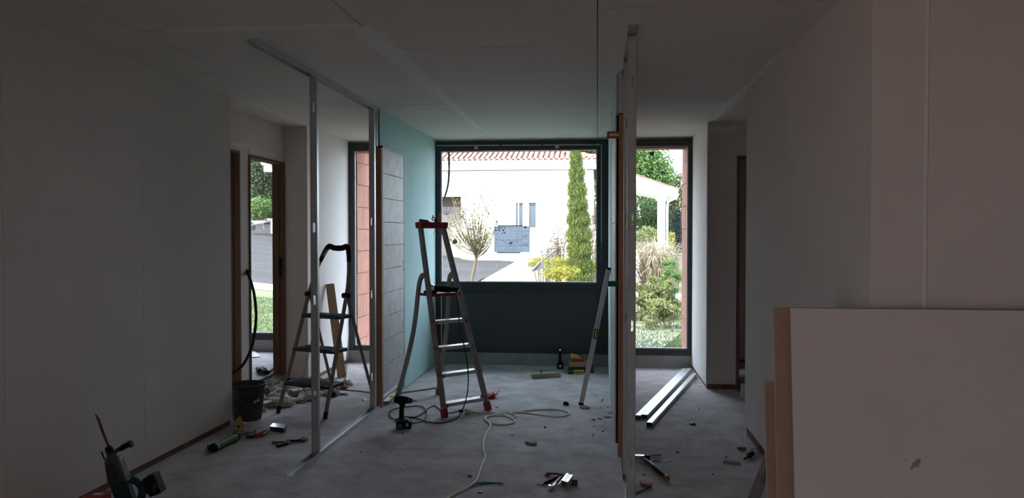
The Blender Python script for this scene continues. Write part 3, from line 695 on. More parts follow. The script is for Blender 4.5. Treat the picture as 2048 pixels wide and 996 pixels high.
for px in (1277, 1291, 1307):
    b_ = pp(px, 515); MB().lathe([(.05, 0), (.05, .05), (.035, .08), (.075, .18), (.06, .25), (.035, .3), (.05, .34), (.05, .4)], 10, (b_.x, PY + .17, b_.z)).build('baluster', M['render'], pc, smooth=True)
MB().box(pp(1258, 488).x, pp(1316, 488).x, PY + .05, PY + .3, gz(1.5, PY) - .1, pp(1300, 513).z).build('balustrade_base', M['render'], pc)
# grey fence rails by the right wing
fn = thing('garden_fence', 'grey two-rail fence at the far right behind the shrubs', 'fence', base_at(1360, 20))
for py in (508, 514): a, b_ = ony(1342, py, 20), ony(1385, py, 20); MB().bar(a, b_, .03, .05, (0, 1, 0)).build('rail', M['oldiron'], fn)
for px in (1341, 1372): a = ony(px, 506, 20); MB().bar(a, (a.x, a.y, gz(a.x, a.y)), .06, .06).build('post', M['oldiron'], fn)

# ---- plants in the bed outside the big window
b_ = base_at(1158, 15.0); cy = []
for i, (py, hw) in enumerate(((585, 27), (560, 27), (530, 27), (500, 26), (470, 25.5), (440, 24), (410, 21.5), (380, 20), (350, 17), (325, 13.5), (305, 11), (285, 8), (268, 4.5))):
    px = 1159 - max(0, i - 3) * 1.15; p = at(b_, px, py); r_ = hw / FPX * 15.2; cy.append((p, (r_, r_, .24)))
shrub('cypress', 'tall slim green cypress outside the big window', 'tree', b_, cy, 'leaf_cypress', 42000, .062, 3, 1, up=1.3, asp=.22, sr=.05, shell=.7)
b_ = base_at(945, 14.0)
tt = thing('young_tree', 'young bare tree with tiny yellow leaves and slim leaning trunk', 'tree', b_)
fk = at(b_, 953, 516); mb = MB(); mb.tube(spline([(0, 0, -.1), at(b_, 944, 566), at(b_, 948, 540), fk], 5), .030, 8)
mb.build('trunk', M['barkpale'], tt, world=False, smooth=True)
rng = random.Random(12); mb = MB(); lf = []
ends = [(898, 478), (905, 440), (915, 415), (924, 420), (935, 410), (948, 415), (957, 420), (968, 412), (978, 425), (990, 432), (998, 448), (986, 480), (975, 500), (912, 470), (940, 445), (963, 440), (930, 455), (972, 460), (905, 400), (920, 398), (1000, 430), (895, 455), (930, 430), (942, 402), (952, 430), (960, 405), (974, 405), (984, 440), (910, 430), (925, 405), (966, 425), (945, 425), (992, 460), (900, 425)]
for i, (px, py) in enumerate(ends):
    e = at(b_, px, py, 14.0 + rng.uniform(-.45, .45)); m_ = fk.lerp(e, .45) + Vector(((e.x - fk.x)*.10, 0, -.01)); pts = spline([fk + Vector((0, 0, rng.uniform(-.05, .1))), m_, e], 5)
    mb.tube(pts, .009, 5, rs=[.012 - .007*j/(len(pts)-1) for j in range(len(pts))])
    for k in range(5):
        j = rng.randrange(2, len(pts)); q = pts[j]; t_ = q + Vector((rng.uniform(-.12, .12), rng.uniform(-.12, .12), rng.uniform(.05, .22)))
        mb.tube([q, t_], .003, 4, rs=[.005, .004]); lf += [(t_, (.045, .045, .05)), (q.lerp(t_, .5), (.04, .04, .05))]
mb.build('branches', M['barkpale'], tt, world=False)
o = link('foliage', leaves(lf, 2400, .034, 5, 0, .6, .2), M['leaf_bud'], tt); o['kind'] = 'stuff'
b_ = base_at(1118, 17); shrub('reddish_shrub', 'brownish red twiggy shrub left of the cypress', 'shrub', b_, [(at(b_, 1122, 480), (.26, .3, .42)), (at(b_, 1112, 500), (.25, .3, .3)), (at(b_, 1128, 505), (.3, .3, .4))], 'leaf_red', 1500, .06, 21, 9, asp=.35)
b_ = base_at(1190, 17.5); shrub('reddish_shrub', 'brownish red twiggy shrub right of the cypress', 'shrub', b_, [(at(b_, 1190, 460), (.25, .3, .45)), (at(b_, 1188, 500), (.25, .3, .4)), (at(b_, 1196, 440), (.2, .3, .4))], 'leaf_red', 1500, .06, 22, 9, asp=.35)
b_ = base_at(1098, 18); shrub('silver_shrub', 'small silvery grey shrub behind the old plough', 'shrub', b_, [(at(b_, 1090, 508), (.18, .2, .16)), (at(b_, 1103, 506), (.16, .2, .16))], 'leaf_grey', 500, .05, 23, 8)
for i, (px, py, y, lab) in enumerate(((1085, 524, 15.6, 'yellow green juniper spreading left of the old plough'), (1118, 528, 15.2, 'yellow green juniper touching the left of the cypress'), (1186, 532, 15.6, 'yellow green juniper to the right of the cypress'), (1120, 545, 13.6, 'low yellow green juniper in front of the cypress'))):
    b_ = base_at(px, y); shrub('juniper', lab, 'shrub', b_, [(at(b_, px - 10, py), (.3, .3, .10)), (at(b_, px + 10, py - 3), (.28, .3, .10)), (at(b_, px, py + 6), (.3, .35, .10))], 'leaf_yellow', 1100, .075, 30 + i, 7, asp=.25, group='junipers in the gravel bed')
for i, (px, y, lab) in enumerate(((1075, 13.2, 'bright green ground cover at the foot of the old plough'), (1100, 13.0, 'bright green ground cover below the low juniper'), (1150, 12.8, 'green ground cover at the foot of the cypress'))):
    b_ = base_at(px, y); shrub('ground_cover', lab, 'plant', b_, [((0, 0, .10), (.26, .3, .12)), ((.2, .1, .08), (.22, .2, .1))], 'leaf_light', 800, .05, 40 + i, 5, group='ground cover plants in the gravel bed')
b_ = base_at(1190, 13.2); shrub('grey_shrub', 'loose grey green shrub right of the cypress foot', 'shrub', b_, [((0, 0, .2), (.2, .25, .25)), ((.1, 0, .4), (.15, .2, .2))], 'leaf_grey', 700, .06, 47, 7, asp=.3)
b_ = base_at(1088, 14.4); pg = thing('old_plough', 'old grey iron plough standing as garden ornament among junipers', 'plough', b_)
MB().tube([at(b_, 1079, 526), at(b_, 1113, 498)], .018, 7).build('handle', M['oldiron'], pg, world=False)
MB().tube([at(b_, 1101, 510), at(b_, 1104, 536)], .018, 7).build('stay', M['oldiron'], pg, world=False)
MB().tube(spline([at(b_, 1064, 542), at(b_, 1074, 531), at(b_, 1082, 524), at(b_, 1086, 534), at(b_, 1094, 540)], 5), .028, 7).build('beam', M['oldiron'], pg, world=False, smooth=True)
MB().prism([at(b_, 1062, 543), at(b_, 1068, 534), at(b_, 1080, 532), at(b_, 1078, 540)], (0, .12, 0)).build('ploughshare', M['oldiron'], pg, world=False)
MB().tube([at(b_, 1090, 540), at(b_, 1092, 556)], .02, 7).build('foot', M['oldiron'], pg, world=False)

# ---- plants outside the right bay window
def pampas(px, y, n, spread, hgt, seed, mt, lab, cat='grass clump', wd=.012):
    b_ = base_at(px, y); t = thing('pampas_grass', lab, cat, b_); rng = np.random.default_rng(seed); v = []; fs = []
    for _ in range(n):
        a = rng.random()*6.283; r_ = rng.random()**.6; h = hgt * rng.uniform(.6, 1.1); d = np.array([math.cos(a), math.sin(a)*.6]) * r_ * spread; p = rng.normal(size=2)*.10; k = len(v); s_ = np.array([-d[1], d[0]]); s_ = s_ / (np.linalg.norm(s_) + 1e-6) * wd
        for j, (tt_, zz, ww) in enumerate(((0, 0, 1), (.35, .62, 1), (.75, .95, .7), (1.15, .86 if r_ > .5 else 1.05, .15))):
            q = p + d*tt_; v += [(q[0] - s_[0]*ww, q[1] - s_[1]*ww, h*zz), (q[0] + s_[0]*ww, q[1] + s_[1]*ww, h*zz)]
        fs += [(k+2*i, k+2*i+1, k+2*i+3, k+2*i+2) for i in range(3)]
    me = bpy.data.meshes.new('blades'); me.from_pydata([tuple(map(float, q)) for q in v], [], fs); o = link('blades', me, M[mt], t); o['kind'] = 'stuff'; return t
pampas(1310, 16.6, 650, .85, 1.5, 51, 'straw', 'big dry straw coloured pampas grass clump outside the right bay window')
for i, (px, y, hh, sp_, lab) in enumerate(((1278, 15.3, .95, .34, 'leafy green lance-leaved plant left in front of the pampas grass'), (1308, 15.2, .80, .32, 'yellow green lance-leaved plant centred in front of the pampas grass'), (1352, 15.6, 1.25, .32, 'tall leafy plant right of the pampas grass beside the brick reveal'), (1332, 14.2, .50, .36, 'low leafy plant at the right foot of the pampas grass'))):
    b_ = base_at(px, y); bl = []
    rr = random.Random(60 + i)
    for k in range(16): bl.append((Vector((rr.uniform(-1, 1)*sp_, rr.uniform(-.3, .3), hh*rr.uniform(.25, 1))), (.13, .13, .11)))
    shrub('lance_leaved_plant', lab, 'plant', b_, bl, 'leaf_olive' if i != 2 else 'leaf_light', 1300, .15, 60 + i, 12, asp=.16, shell=.2, sr=.008, group='lance-leaved plants by the pampas grass')
b_ = base_at(1300, 33); shrub('broadleaf_tree', 'light green broadleaf tree above the porch roof', 'tree', b_, [(at(b_, 1272, 340), (1.1, 1.2, 1.5)), (at(b_, 1290, 318), (1.1, 1.1, 1.0)), (at(b_, 1318, 338), (.75, .8, .8)), (at(b_, 1300, 360), (1.1, 1, .7)), (at(b_, 1335, 350), (.4, .5, .6)), (at(b_, 1270, 300), (1.2, 1.2, 1.1))], 'leaf_light', 10500, .13, 71, 8, asp=.6, sr=.09, shell=.35)
b_ = base_at(1205, 46); shrub('broadleaf_tree', 'green tree rising behind the tiled roof at the right', 'tree', b_, [(at(b_, 1190, 315), (1.3, 1.2, 1.5)), (at(b_, 1215, 290), (1.8, 1.6, 1.6)), (at(b_, 1175, 300), (.9, 1, .8)), (at(b_, 1205, 380), (1.6, 1.6, 2.6))], 'leaf_mid', 4200, .26, 72, 6, asp=.6, sr=.12)
b_ = base_at(1290, 28.6); shrub('laurel_bush', 'dense mid green bush under the porch roof', 'shrub', b_, [(at(b_, 1285, 430), (.8, .7, .6)), (at(b_, 1305, 425), (.5, .6, .6)), (at(b_, 1280, 460), (.9, .7, .6)), (at(b_, 1306, 465), (.5, .6, .5))], 'leaf_mid', 3600, .12, 73, 8, sr=.04)
b_ = base_at(1300, 22.5); shrub('olive_bush', 'yellow green bush in front of the porch railing', 'shrub', b_, [(at(b_, 1296, 470), (.32, .4, .28)), (at(b_, 1280, 480), (.35, .4, .3))], 'leaf_olive', 1500, .10, 74, 8, asp=.3)
b_ = base_at(1352, 25.5); shrub('blue_spruce', 'dark blue green conifer right of the white porch post', 'tree', b_, [(at(b_, 1355, 425 + 13*i), (.22 + .05*i, .25 + .05*i, .16)) for i in range(7)], 'leaf_blue', 3600, .10, 75, 1, asp=.3, sr=.06, shell=.3)
b_ = base_at(1350, 34); shrub('broadleaf_tree', 'pale green tree behind the porch gutter', 'tree', b_, [(at(b_, 1352, 385), (.7, .8, .7)), (at(b_, 1350, 410), (.8, .8, .8)), (at(b_, 1362, 365), (.5, .6, .5))], 'leaf_olive', 1500, .18, 76, 5, sr=.08)
b_ = base_at(1342, 19); shrub('golden_shrub', 'yellow shrub tips beside the white downpipe', 'shrub', b_, [(at(b_, 1343, 478), (.10, .12, .2)), (at(b_, 1342, 500), (.12, .15, .16))], 'leaf_yellow', 350, .08, 77, 5, asp=.3)
# hedge line far behind, closing the view
for i, (px, y, py, lab) in enumerate(((1240, 50, 420, 'dark hedge tree far behind the house corner'), (1320, 48, 430, 'dark hedge tree far behind the porch post'), (1400, 46, 420, 'dark hedge tree far behind at the right edge'))):
    b_ = base_at(px, y); shrub('hedge_tree', lab, 'tree', b_, [(at(b_, px, py), (1.2, 1.2, 2.2)), (at(b_, px, py + 45), (1.2, 1.2, 2.0))], 'leaf_mid', 2200, .34, 80 + i, 4, asp=.6, sr=.12, group='hedge trees in the far distance')

# ---- seen through the left room
b_ = base_at(515, 33); shrub('evergreen_hedge', 'tall grey green evergreen hedge seen through the left door', 'hedge', b_, [(at(b_, 500, 340), (1.3, 1.2, 1.2)), (at(b_, 525, 335), (1.1, 1.2, .9)), (at(b_, 512, 380), (1.1, 1.2, 1.1)), (at(b_, 535, 320), (1.0, 1, .7)), (at(b_, 500, 420), (1.2, 1.2, 1.0)), (at(b_, 527, 300), (1.5, 1, .8)), (at(b_, 490, 300), (1.6, 1.2, 1.2)), (at(b_, 528, 375), (.7, 1, .8))], 'leaf_hedge', 16000, .12, 91, 8, asp=.5, sr=.08, shell=.4)
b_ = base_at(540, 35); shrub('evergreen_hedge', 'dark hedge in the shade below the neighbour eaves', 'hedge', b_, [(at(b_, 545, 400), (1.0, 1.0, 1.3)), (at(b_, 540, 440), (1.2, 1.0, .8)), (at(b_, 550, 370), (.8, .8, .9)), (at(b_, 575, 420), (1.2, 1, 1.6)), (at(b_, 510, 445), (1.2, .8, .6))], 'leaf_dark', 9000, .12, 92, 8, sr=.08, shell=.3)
b_ = base_at(520, 31); shrub('laurel_bush', 'bright green round bush in the hedge left of the drive', 'shrub', b_, [(at(b_, 522, 412), (.6, .5, .45)), (at(b_, 512, 425), (.5, .5, .4))], 'leaf_light', 1300, .13, 93, 6, sr=.03)
b_ = base_at(517, 28); wbw = thing('wheelbarrow', 'pale wheelbarrow parked in front of the hedge on the drive', 'wheelbarrow', b_)
def wp(px, py, dy=0.0): return at(b_, px, py, 28 + dy)
mb = MB(); top = [wp(500, 441, -.3), wp(532, 441, -.3), wp(532, 441, .3), wp(500, 441, .3)]; bot = [wp(509, 448.5, -.18), wp(527, 448.5, -.18), wp(527, 448.5, .18), wp(509, 448.5, .18)]
mb.add(top + bot, [(0, 1, 5, 4), (1, 2, 6, 5), (2, 3, 7, 6), (3, 0, 4, 7), (4, 5, 6, 7)])
mb.build('tray', M['white'], wbw, world=False)
for dy in (-.2, .2): MB().tube([wp(498, 452, dy), wp(510, 449, dy), wp(540, 443, dy*1.6)], .02, 6).build('handle', M['oldiron'], wbw, world=False); MB().tube([wp(526, 449, dy), wp(528, 458, dy)], .02, 6).build('leg', M['oldiron'], wbw, world=False)
q = wp(504, 455); MB().cyl((q.x, q.y - .04, q.z), (q.x, q.y + .04, q.z), .12, n=16).build('wheel', M['rubber'], wbw, world=False)
b_ = base_at(551, 29); pl_ = thing('stone_post', 'white stone post at the edge of the drive under the eaves', 'post', b_)
MB().box(-.14, .14, -.14, .14, -.2, at(b_, 551, 441).z).build('shaft', M['render'], pl_, world=False, bevel=.01)
MB().box(-.24, .24, -.24, .24, at(b_, 551, 441).z, at(b_, 551, 438).z).build('cap', M['white'], pl_, world=False, bevel=.01)
# black conduit hanging outside the big window
cdt = MB().tube(spline([ony(897, 280, 8.98), ony(898, 310, 8.98), ony(898, 345, 8.98), ony(896, 370, 8.98), ony(890, 392, 8.97), ony(884, 404, 8.96)], 6), .012, 8).build('hanging_conduit', M['greycable'], smooth=True)
tag(cdt, 'dark flexible conduit hanging outside the top left of the big window', 'conduit')
# ================================================================== LARGE OBJECTS
def yawed(px, py, z=0.0): return onz(px, py, z)
ZUP = Vector((0, 0, 1))
# ---- leaning plasterboards, right foreground
def leaning_board(label, xa, xb, ybot, ytop, h, face, group, back='board'):
    t = thing('plasterboard_sheet', label, 'plasterboard', ((xa + xb)/2, ybot, 0), group=group)
    n = Vector((0, h, -(ytop - ybot))).normalized() * BT
    q = [Vector((xa, ybot, 0)), Vector((xb, ybot, 0)), Vector((xb, ytop, h)), Vector((xa, ytop, h))]
    MB().prism(q, n * .08).build('front_paper', M[face], t)
    MB().prism([p + n*.08 for p in q], n * .84).build('gypsum_core', M['core'], t)
    MB().prism([p + n*.92 for p in q], n * .08).build('back_paper', M[back], t)
    return t
bx = ony(1581, 616, 3.19).x
b1 = leaning_board('large ivory plasterboard sheet, front one of the stack leaning on the right', bx, bx + 2.5, 3.035, 3.19, 1.222, 'board', 'leaning plasterboard sheets', 'kraft')
mb = MB()
for px, py, r_ in ((1832, 930, .014), (1838, 923, .010), (1824, 936, .007), (1812, 921, .004)):
    p = ony(px, py, 3.11); yy = 3.035 + .155 * p.z / 1.222 - .0012; mb.cyl((p.x, yy, p.z), (p.x, yy + .0006, p.z), r_, n=9)
mb.build('brown_smudge', mat('smudge', (.42, .33, .25), .9), b1)
bx2 = ony(1547, 618, 3.225).x; leaning_board('brown-backed plasterboard sheet directly behind the large ivory one', bx2, bx2 + 2.2, 3.075, 3.222, 1.222, 'kraft', 'leaning plasterboard sheets')
bx3 = ony(1529, 768, 3.25).x; leaning_board('shorter brown-backed plasterboard sheet, hindmost of the leaning stack', bx3, bx3 + 2.2, 3.12, 3.25, .915, 'kraft', 'leaning plasterboard sheets')

# ---- tall aluminium step ladder with red tray
Mf = Vector((-1.083, 6.3675, 0)); Lw = Vector((.7239, .6899, 0)); Ld = Vector((-.6899, .7239, 0))
LS, TOPZ = .355, 1.585
def lp(a, s_, z): return Mf + Lw*a + Ld*s_ + ZUP*z
def hw_(z): return .221 - .066*z
ld = thing('step_ladder', 'tall worn aluminium step ladder with red top tray and red feet', 'ladder', Mf)
for i in (-1, 1):
    MB().bar(lp(i*hw_(.03), LS*.03, .03), lp(i*hw_(TOPZ), LS*TOPZ, TOPZ), .024, .062, Lw).build('front_rail', M['aludark'], ld, bevel=.004)
    MB().bar(lp(i*hw_(0), 0, 0), lp(i*hw_(.07), LS*.07, .07), .032, .072, Lw).build('foot', M['red'], ld, bevel=.004)
    zj = 1.16; a = i*(hw_(zj) - .028 * 0 ) 
    pts = spline([lp(i*(hw_(zj)+.004), LS*zj + .015, zj), lp(i*(hw_(zj)+.006), LS*zj + .075, zj - .02), lp(i*(hw_(zj)+.012), LS*zj + .115, zj - .12), lp(i*.175, .60, .62), lp(i*.215, .805, .03)], 7)
    mb = MB()
    for p, q in zip(pts, pts[1:]): mb.bar(p, q + (q - p)*.12, .022, .042, Lw)
    mb.build('rear_leg', M['aludark'], ld)
    MB().bar(lp(i*.219, .818, 0), lp(i*.213, .795, .065), .030, .05, Lw).build('foot', M['red'], ld, bevel=.004)
for z in (.115, .345, .56, .775):
    s_ = LS*z; hw = hw_(z)
    st = MB().prism([lp(-hw + .012, s_ - .035, z - .03), lp(-hw + .012, s_ - .035, z), lp(-hw + .012, s_ + .05, z), lp(-hw + .012, s_ + .05, z - .03)], Lw*(2*hw - .024)).build('step', M['alu'], ld, bevel=.004)
    for i in (-1, 1):
        mb = MB().prism([lp(i*(hw + .014) , s_ - .04, z - .02), lp(i*(hw + .014), s_ - .04, z + .004), lp(i*(hw + .014), s_ + .01, z + .004), lp(i*(hw + .014), s_ + .01, z - .02)], Lw*(-i*.006))
        mb.prism([lp(i*(hw - .013) , s_ - .042, z - .034), lp(i*(hw - .013), s_ - .042, z - .004), lp(i*(hw - .013), s_ - .02, z - .004), lp(i*(hw - .013), s_ - .02, z - .034)], Lw*(-i*.014))
        mb.build('step_end_cap', M['redbright'], st)
z = .995; s_ = LS*z
MB().prism([lp(-hw_(z) + .01, s_ - .03, z - .022), lp(-hw_(z) + .01, s_ - .03, z), lp(-hw_(z) + .01, s_ + .21, z), lp(-hw_(z) + .01, s_ + .21, z - .022)], Lw*(2*hw_(z) - .02)).build('platform', M['red'], ld, bevel=.005)
zt = TOPZ
tr_ = MB().prism([lp(-hw_(zt) - .0175, LS*zt - .06, zt - .02), lp(-hw_(zt) - .0175, LS*zt - .07, zt + .035), lp(-hw_(zt) - .0175, LS*zt + .07, zt + .035), lp(-hw_(zt) - .0175, LS*zt + .06, zt - .02)], Lw*(2*hw_(zt) + .035)).build('tool_tray', M['red'], ld, bevel=.008)
MB().bar(lp(-.212, .78, .075), lp(.212, .78, .075), .022, .016, Ld).build('rear_brace', M['aludark'], ld, bevel=.003)
# things on the tray
tz = TOPZ + .035
sc = thing('filling_knife', 'grey filling knife lying on the left of the red ladder tray', 'filling knife', lp(-.08, LS*zt, tz))
MB().prism([lp(-.13, LS*zt - .05, tz + .001), lp(-.05, LS*zt - .06, tz + .001), lp(-.02, LS*zt + .0, tz + .001), lp(-.12, LS*zt + .04, tz + .001)], ZUP*.004).build('blade', M['greymetal'], sc)
MB().bar(lp(-.12, LS*zt, tz + .016), lp(-.03, LS*zt + .01, tz + .012), .035, .022, Ld, w2=(.02, .012)).build('handle', M['greymetal'], sc, bevel=.004)
ct = thing('cable_cutter', 'bright orange handled cutter standing in the ladder tray', 'cutter', lp(.10, LS*zt + .03, tz))
MB().tube([lp(.10, LS*zt + .03, tz), lp(.10, LS*zt + .03, tz + .04), lp(.102, LS*zt + .03, tz + .085)], .011, 8, rs=[.009, .013, .011]).build('grip', M['orange'], ct, smooth=True)
for k, e in ((0, -.165), (.012, -.11)): MB().tube([lp(.10 + k, LS*zt + .085, tz - .002), lp(.10 - k*2, LS*zt + .095, tz + e)], .0022, 5).build('jaw', M['greymetal'], ct)
pl2 = thing('small_pliers', 'dark small pliers beside the orange cutter on the ladder tray', 'pliers', lp(.03, LS*zt + .02, tz))
for k in (0, 1): MB().tube(spline([lp(.055, LS*zt + .02, tz + .002), lp(.045 - .03*k, LS*zt + .02, tz + .03), lp(.02 + .012*k, LS*zt + .02, tz + .062 - .012*k)], 4), .005, 6).build('handle', M['red'] if k else M['black'], pl2)
# grinder on the platform with its cable
gp = lp(-.02, s_ + .10, z)
gr = thing('angle_grinder', 'black angle grinder lying on the red ladder platform', 'power tool', gp)
ga, gb = lp(-.06, s_ + .06, z + .045), lp(.15, s_ + .03, z + .022)
MB().tube([ga, ga.lerp(gb, .4), ga.lerp(gb, .8), gb], .03, 12, rs=[.030, .031, .024, .018]).build('motor_body', M['black'], gr, smooth=True)
hd = lp(-.10, s_ + .07, z)
MB().lathe([(.0, .085), (.02, .084), (.036, .074), (.042, .055), (.04, .03), (.03, .02)], 16, hd).build('gear_head', M['chrome'], gr, smooth=True)
MB().lathe([(.058, .004), (.060, .018), (.05, .026), (.02, .03)], 20, hd, close=True).build('guard', M['black'], gr, smooth=True)
path = [gb, gb + Vector((.03, -.02, .01)), ony(914, 590, 6.42), ony(917, 620, 6.36), ony(919, 650, 6.33), ony(928, 690, 6.25), ony(935, 730, 6.20), ony(936.5, 762, 6.2), ony(934, 790, 6.2), ony(927, 815, 6.22)]
fl = [(916, 834), (900, 842), (880, 846), (855, 844), (838, 838), (820, 836), (800, 840), (783, 836), (779, 827), (788, 818), (812, 814), (838, 812), (850, 818), (853, 830), (846, 842), (825, 846), (800, 845), (790, 840), (806, 834), (830, 834), (843, 828), (856, 817), (868, 811.5), (876, 816), (886, 823), (900, 826), (917, 822)]
path += [onz(a, b_, .008) for a, b_ in fl]
MB().tube(spline(path, 6), .0048, 7).build('power_cable', M['rubber'], gr, smooth=True)
pq = onz(917, 822, .014); MB().tube([pq, pq + Vector((.04, .0, .002))], .014, 8, rs=[.010, .016]).build('plug', M['rubber'], gr, smooth=True)

# ---- low step ladder with black hoop top, behind the left studs
FL, FR = Vector((-2.682, 6.233, 0)), Vector((-2.212, 6.073, 0)); Sw = (FR - FL).normalized(); Sd = Vector((-Sw.y, Sw.x, 0)); Sm = (FL + FR)/2
def sp_(a, s_, z): return Sm + Sw*a + Sd*s_ + ZUP*z
s2 = thing('step_stool_ladder', 'low folding step ladder with black plastic hoop handle and three treads', 'ladder', Sm)
LS2 = .355
def hw2(z): return .248 - .045*z
for i in (-1, 1):
    pts = spline([sp_(i*hw2(.03), LS2*.03, .03), sp_(i*hw2(.5), LS2*.5, .5), sp_(i*hw2(.95), LS2*.95, .95), sp_(i*.192, LS2*1.10, 1.10), sp_(i*.158, LS2*1.26, 1.27), sp_(i*.115, LS2*1.37, 1.375)], 5)
    MB().tube(pts, .0175, 8).build('front_rail', M['aludark'], s2, smooth=True)
    MB().tube([sp_(i*hw2(0), 0, 0), sp_(i*hw2(.05), LS2*.05, .055)], .019, 8).build('foot', M['rubber'], s2, smooth=True)
    MB().tube([sp_(i*.20, LS2*1.0, 1.0), sp_(i*.21, .54, .5), sp_(i*.225, .72, .02)], .015, 8).build('rear_leg', M['aludark'], s2, smooth=True)
    MB().tube([sp_(i*.2255, .724, 0), sp_(i*.223, .71, .05)], .018, 8).build('foot', M['rubber'], s2, smooth=True)
    MB().cyl(sp_(i*.20 - .03, LS2*.98, .985), sp_(i*.20 + .03, LS2*.98, .985), .024).build('hinge', M['black'], s2, smooth=True)
    for k in (0, .018): MB().tube([sp_(i*.185, LS2*.80 + .16 + k, .80), sp_(i*.225, LS2*.25 + .19 + k, .25)], .0032, 5).build('linkage_rod', M['galvdull'], s2)
for zz, dp in ((.25, .23), (.53, .20), (.81, .19)):
    hw = hw2(zz) - .006
    tp = MB().prism([sp_(-hw, LS2*zz - .04, zz - .022), sp_(-hw, LS2*zz - .045, zz + .004), sp_(-hw, LS2*zz + dp - .04, zz + .008), sp_(-hw, LS2*zz + dp - .045, zz - .022)], Sw*(2*hw)).build('tread', M['tread'], s2, bevel=.006)
    rb = MB()
    for k in range(6): rb.prism([sp_(-hw + .03, LS2*zz - .03 + k*dp/6.5, zz + .005), sp_(-hw + .03, LS2*zz - .03 + k*dp/6.5, zz + .010), sp_(-hw + .03, LS2*zz - .018 + k*dp/6.5, zz + .010), sp_(-hw + .03, LS2*zz - .018 + k*dp/6.5, zz + .005)], Sw*(2*hw - .06))
    rb.build('anti_slip_ribs', M['black'], tp)
hp_ = spline([sp_(-.158, LS2*1.26, 1.27), sp_(-.130, LS2*1.36, 1.36), sp_(-.098, LS2*1.41, 1.405), sp_(-.05, LS2*1.41, 1.392), sp_(0, LS2*1.41, 1.388), sp_(.05, LS2*1.41, 1.392), sp_(.098, LS2*1.41, 1.405), sp_(.130, LS2*1.36, 1.36), sp_(.158, LS2*1.26, 1.27)], 5)
MB().tube(hp_, .022, 10, rs=[.019 + .007*math.sin(PI*i/(len(hp_)-1)) for i in range(len(hp_))]).build('hoop_handle', M['black'], s2, smooth=True)
MB().cyl(sp_(0, LS2*1.41 - .026, 1.388), sp_(0, LS2*1.41 - .028, 1.388), .006).build('red_dot', M['redbright'], s2)

# ---- spirit level leaning on the right partition
lb, lt = Vector((-.138, 6.82, .004)), ony(1218, 537, 7.02)
lv = thing('spirit_level', 'long pale aluminium spirit level leaning against the right partition', 'spirit level', lb)
ldr = (lt - lb).normalized(); side = Vector((.98, .1, 0))
MB().bar(lb, lt, .042, .020, side).build('body', mat('level_alu', (.55, .52, .53), .5, .3, var=.06, scale=8), lv, bevel=.002)
for p, q in ((lb - ldr*.003, lb + ldr*.016), (lt - ldr*.014, lt + ldr*.008)): MB().bar(p, q, .046, .024, side).build('end_cap', M['black'], lv, bevel=.002)
vm = lb.lerp(lt, .515); vo = Vector((0, -.0112, 0))
MB().bar(vm - ldr*.045 + vo, vm + ldr*.045 + vo, .034, .004, side).build('vial_housing', M['black'], lv)
MB().cyl(vm - ldr*.034 + vo*1.3, vm + ldr*.034 + vo*1.3, .008).build('vial', M['vial'], lv, smooth=True)
for k in (-.012, .012): MB().bar(vm + ldr*(k - .0015) + vo*1.75, vm + ldr*(k + .0015) + vo*1.75, .02, .003, side).build('vial_line', M['black'], lv)

# ---- steel profiles lying on the floor in the right bay
def profile(label, a, b_, zb, rot, cap=True):
    a = Vector((*a, zb)); b_ = Vector((*b_, zb)); L_ = (b_ - a).length; ang = math.atan2((b_ - a).y, (b_ - a).x) - PI/2
    t = thing('steel_profile', label, 'steel profile', a, rot=(0, 0, ang), group='steel profiles on the bay floor')
    mb = MB(); w_, h_, k = .024, .036, .0015
    mb.box(-w_, w_, 0, L_, h_ - k, h_); mb.box(-w_, -w_ + k, 0, L_, 0, h_); mb.box(w_ - k, w_, 0, L_, 0, h_)
    for x in (-.015, 0, .015): mb.box(x - .0025, x + .0025, 0, L_, h_, h_ + .0016)
    mb.build('channel', M['galv'], t, world=False)
    if cap: MB().box(-w_ + .002, w_ - .002, .002, .004, .001, h_ - .002).build('hollow_shade_plate', M['gap'], t, world=False)  # dark plate stands in for the shade inside the open end
    else:
        for y in (.06, .42, .74): MB().ell((w_, y, .02), (.006, .035, .016), 10, 6).build('punched_dimple', M['chrome'], t, world=False, smooth=True)
    return t
profile('left one of the galvanised steel profiles lying in the right bay', (.335, 6.33), (.965, 8.60), .0, 0)
profile('galvanised steel profile in the middle, resting against the left one', (.392, 6.36), (1.018, 8.62), .0, 0)
profile('right galvanised steel profile with punched dimples, lying apart at its near end', (.412, 6.10), (1.03, 8.30), .0, 0, False)

# ---- plank leaning in the left bay
pk = thing('wood_plank', 'rough pine plank leaning on the lit wall behind the low step ladder', 'plank', onz(690, 760))
pa, pb = Vector((-2.68, 7.86, .0)), ony(659, 568, 8.02)
MB().bar(pa, pb, .082, .034, Vector((.95, .3, 0))).build('plank_body', M['plank'], pk, bevel=.002)
MB().bar(pa + Vector((.040, .018, 0)), pb + Vector((.040, .018, 0)), .012, .036, Vector((.95, .3, 0))).build('bark_edge', M['oldwood'], pk)

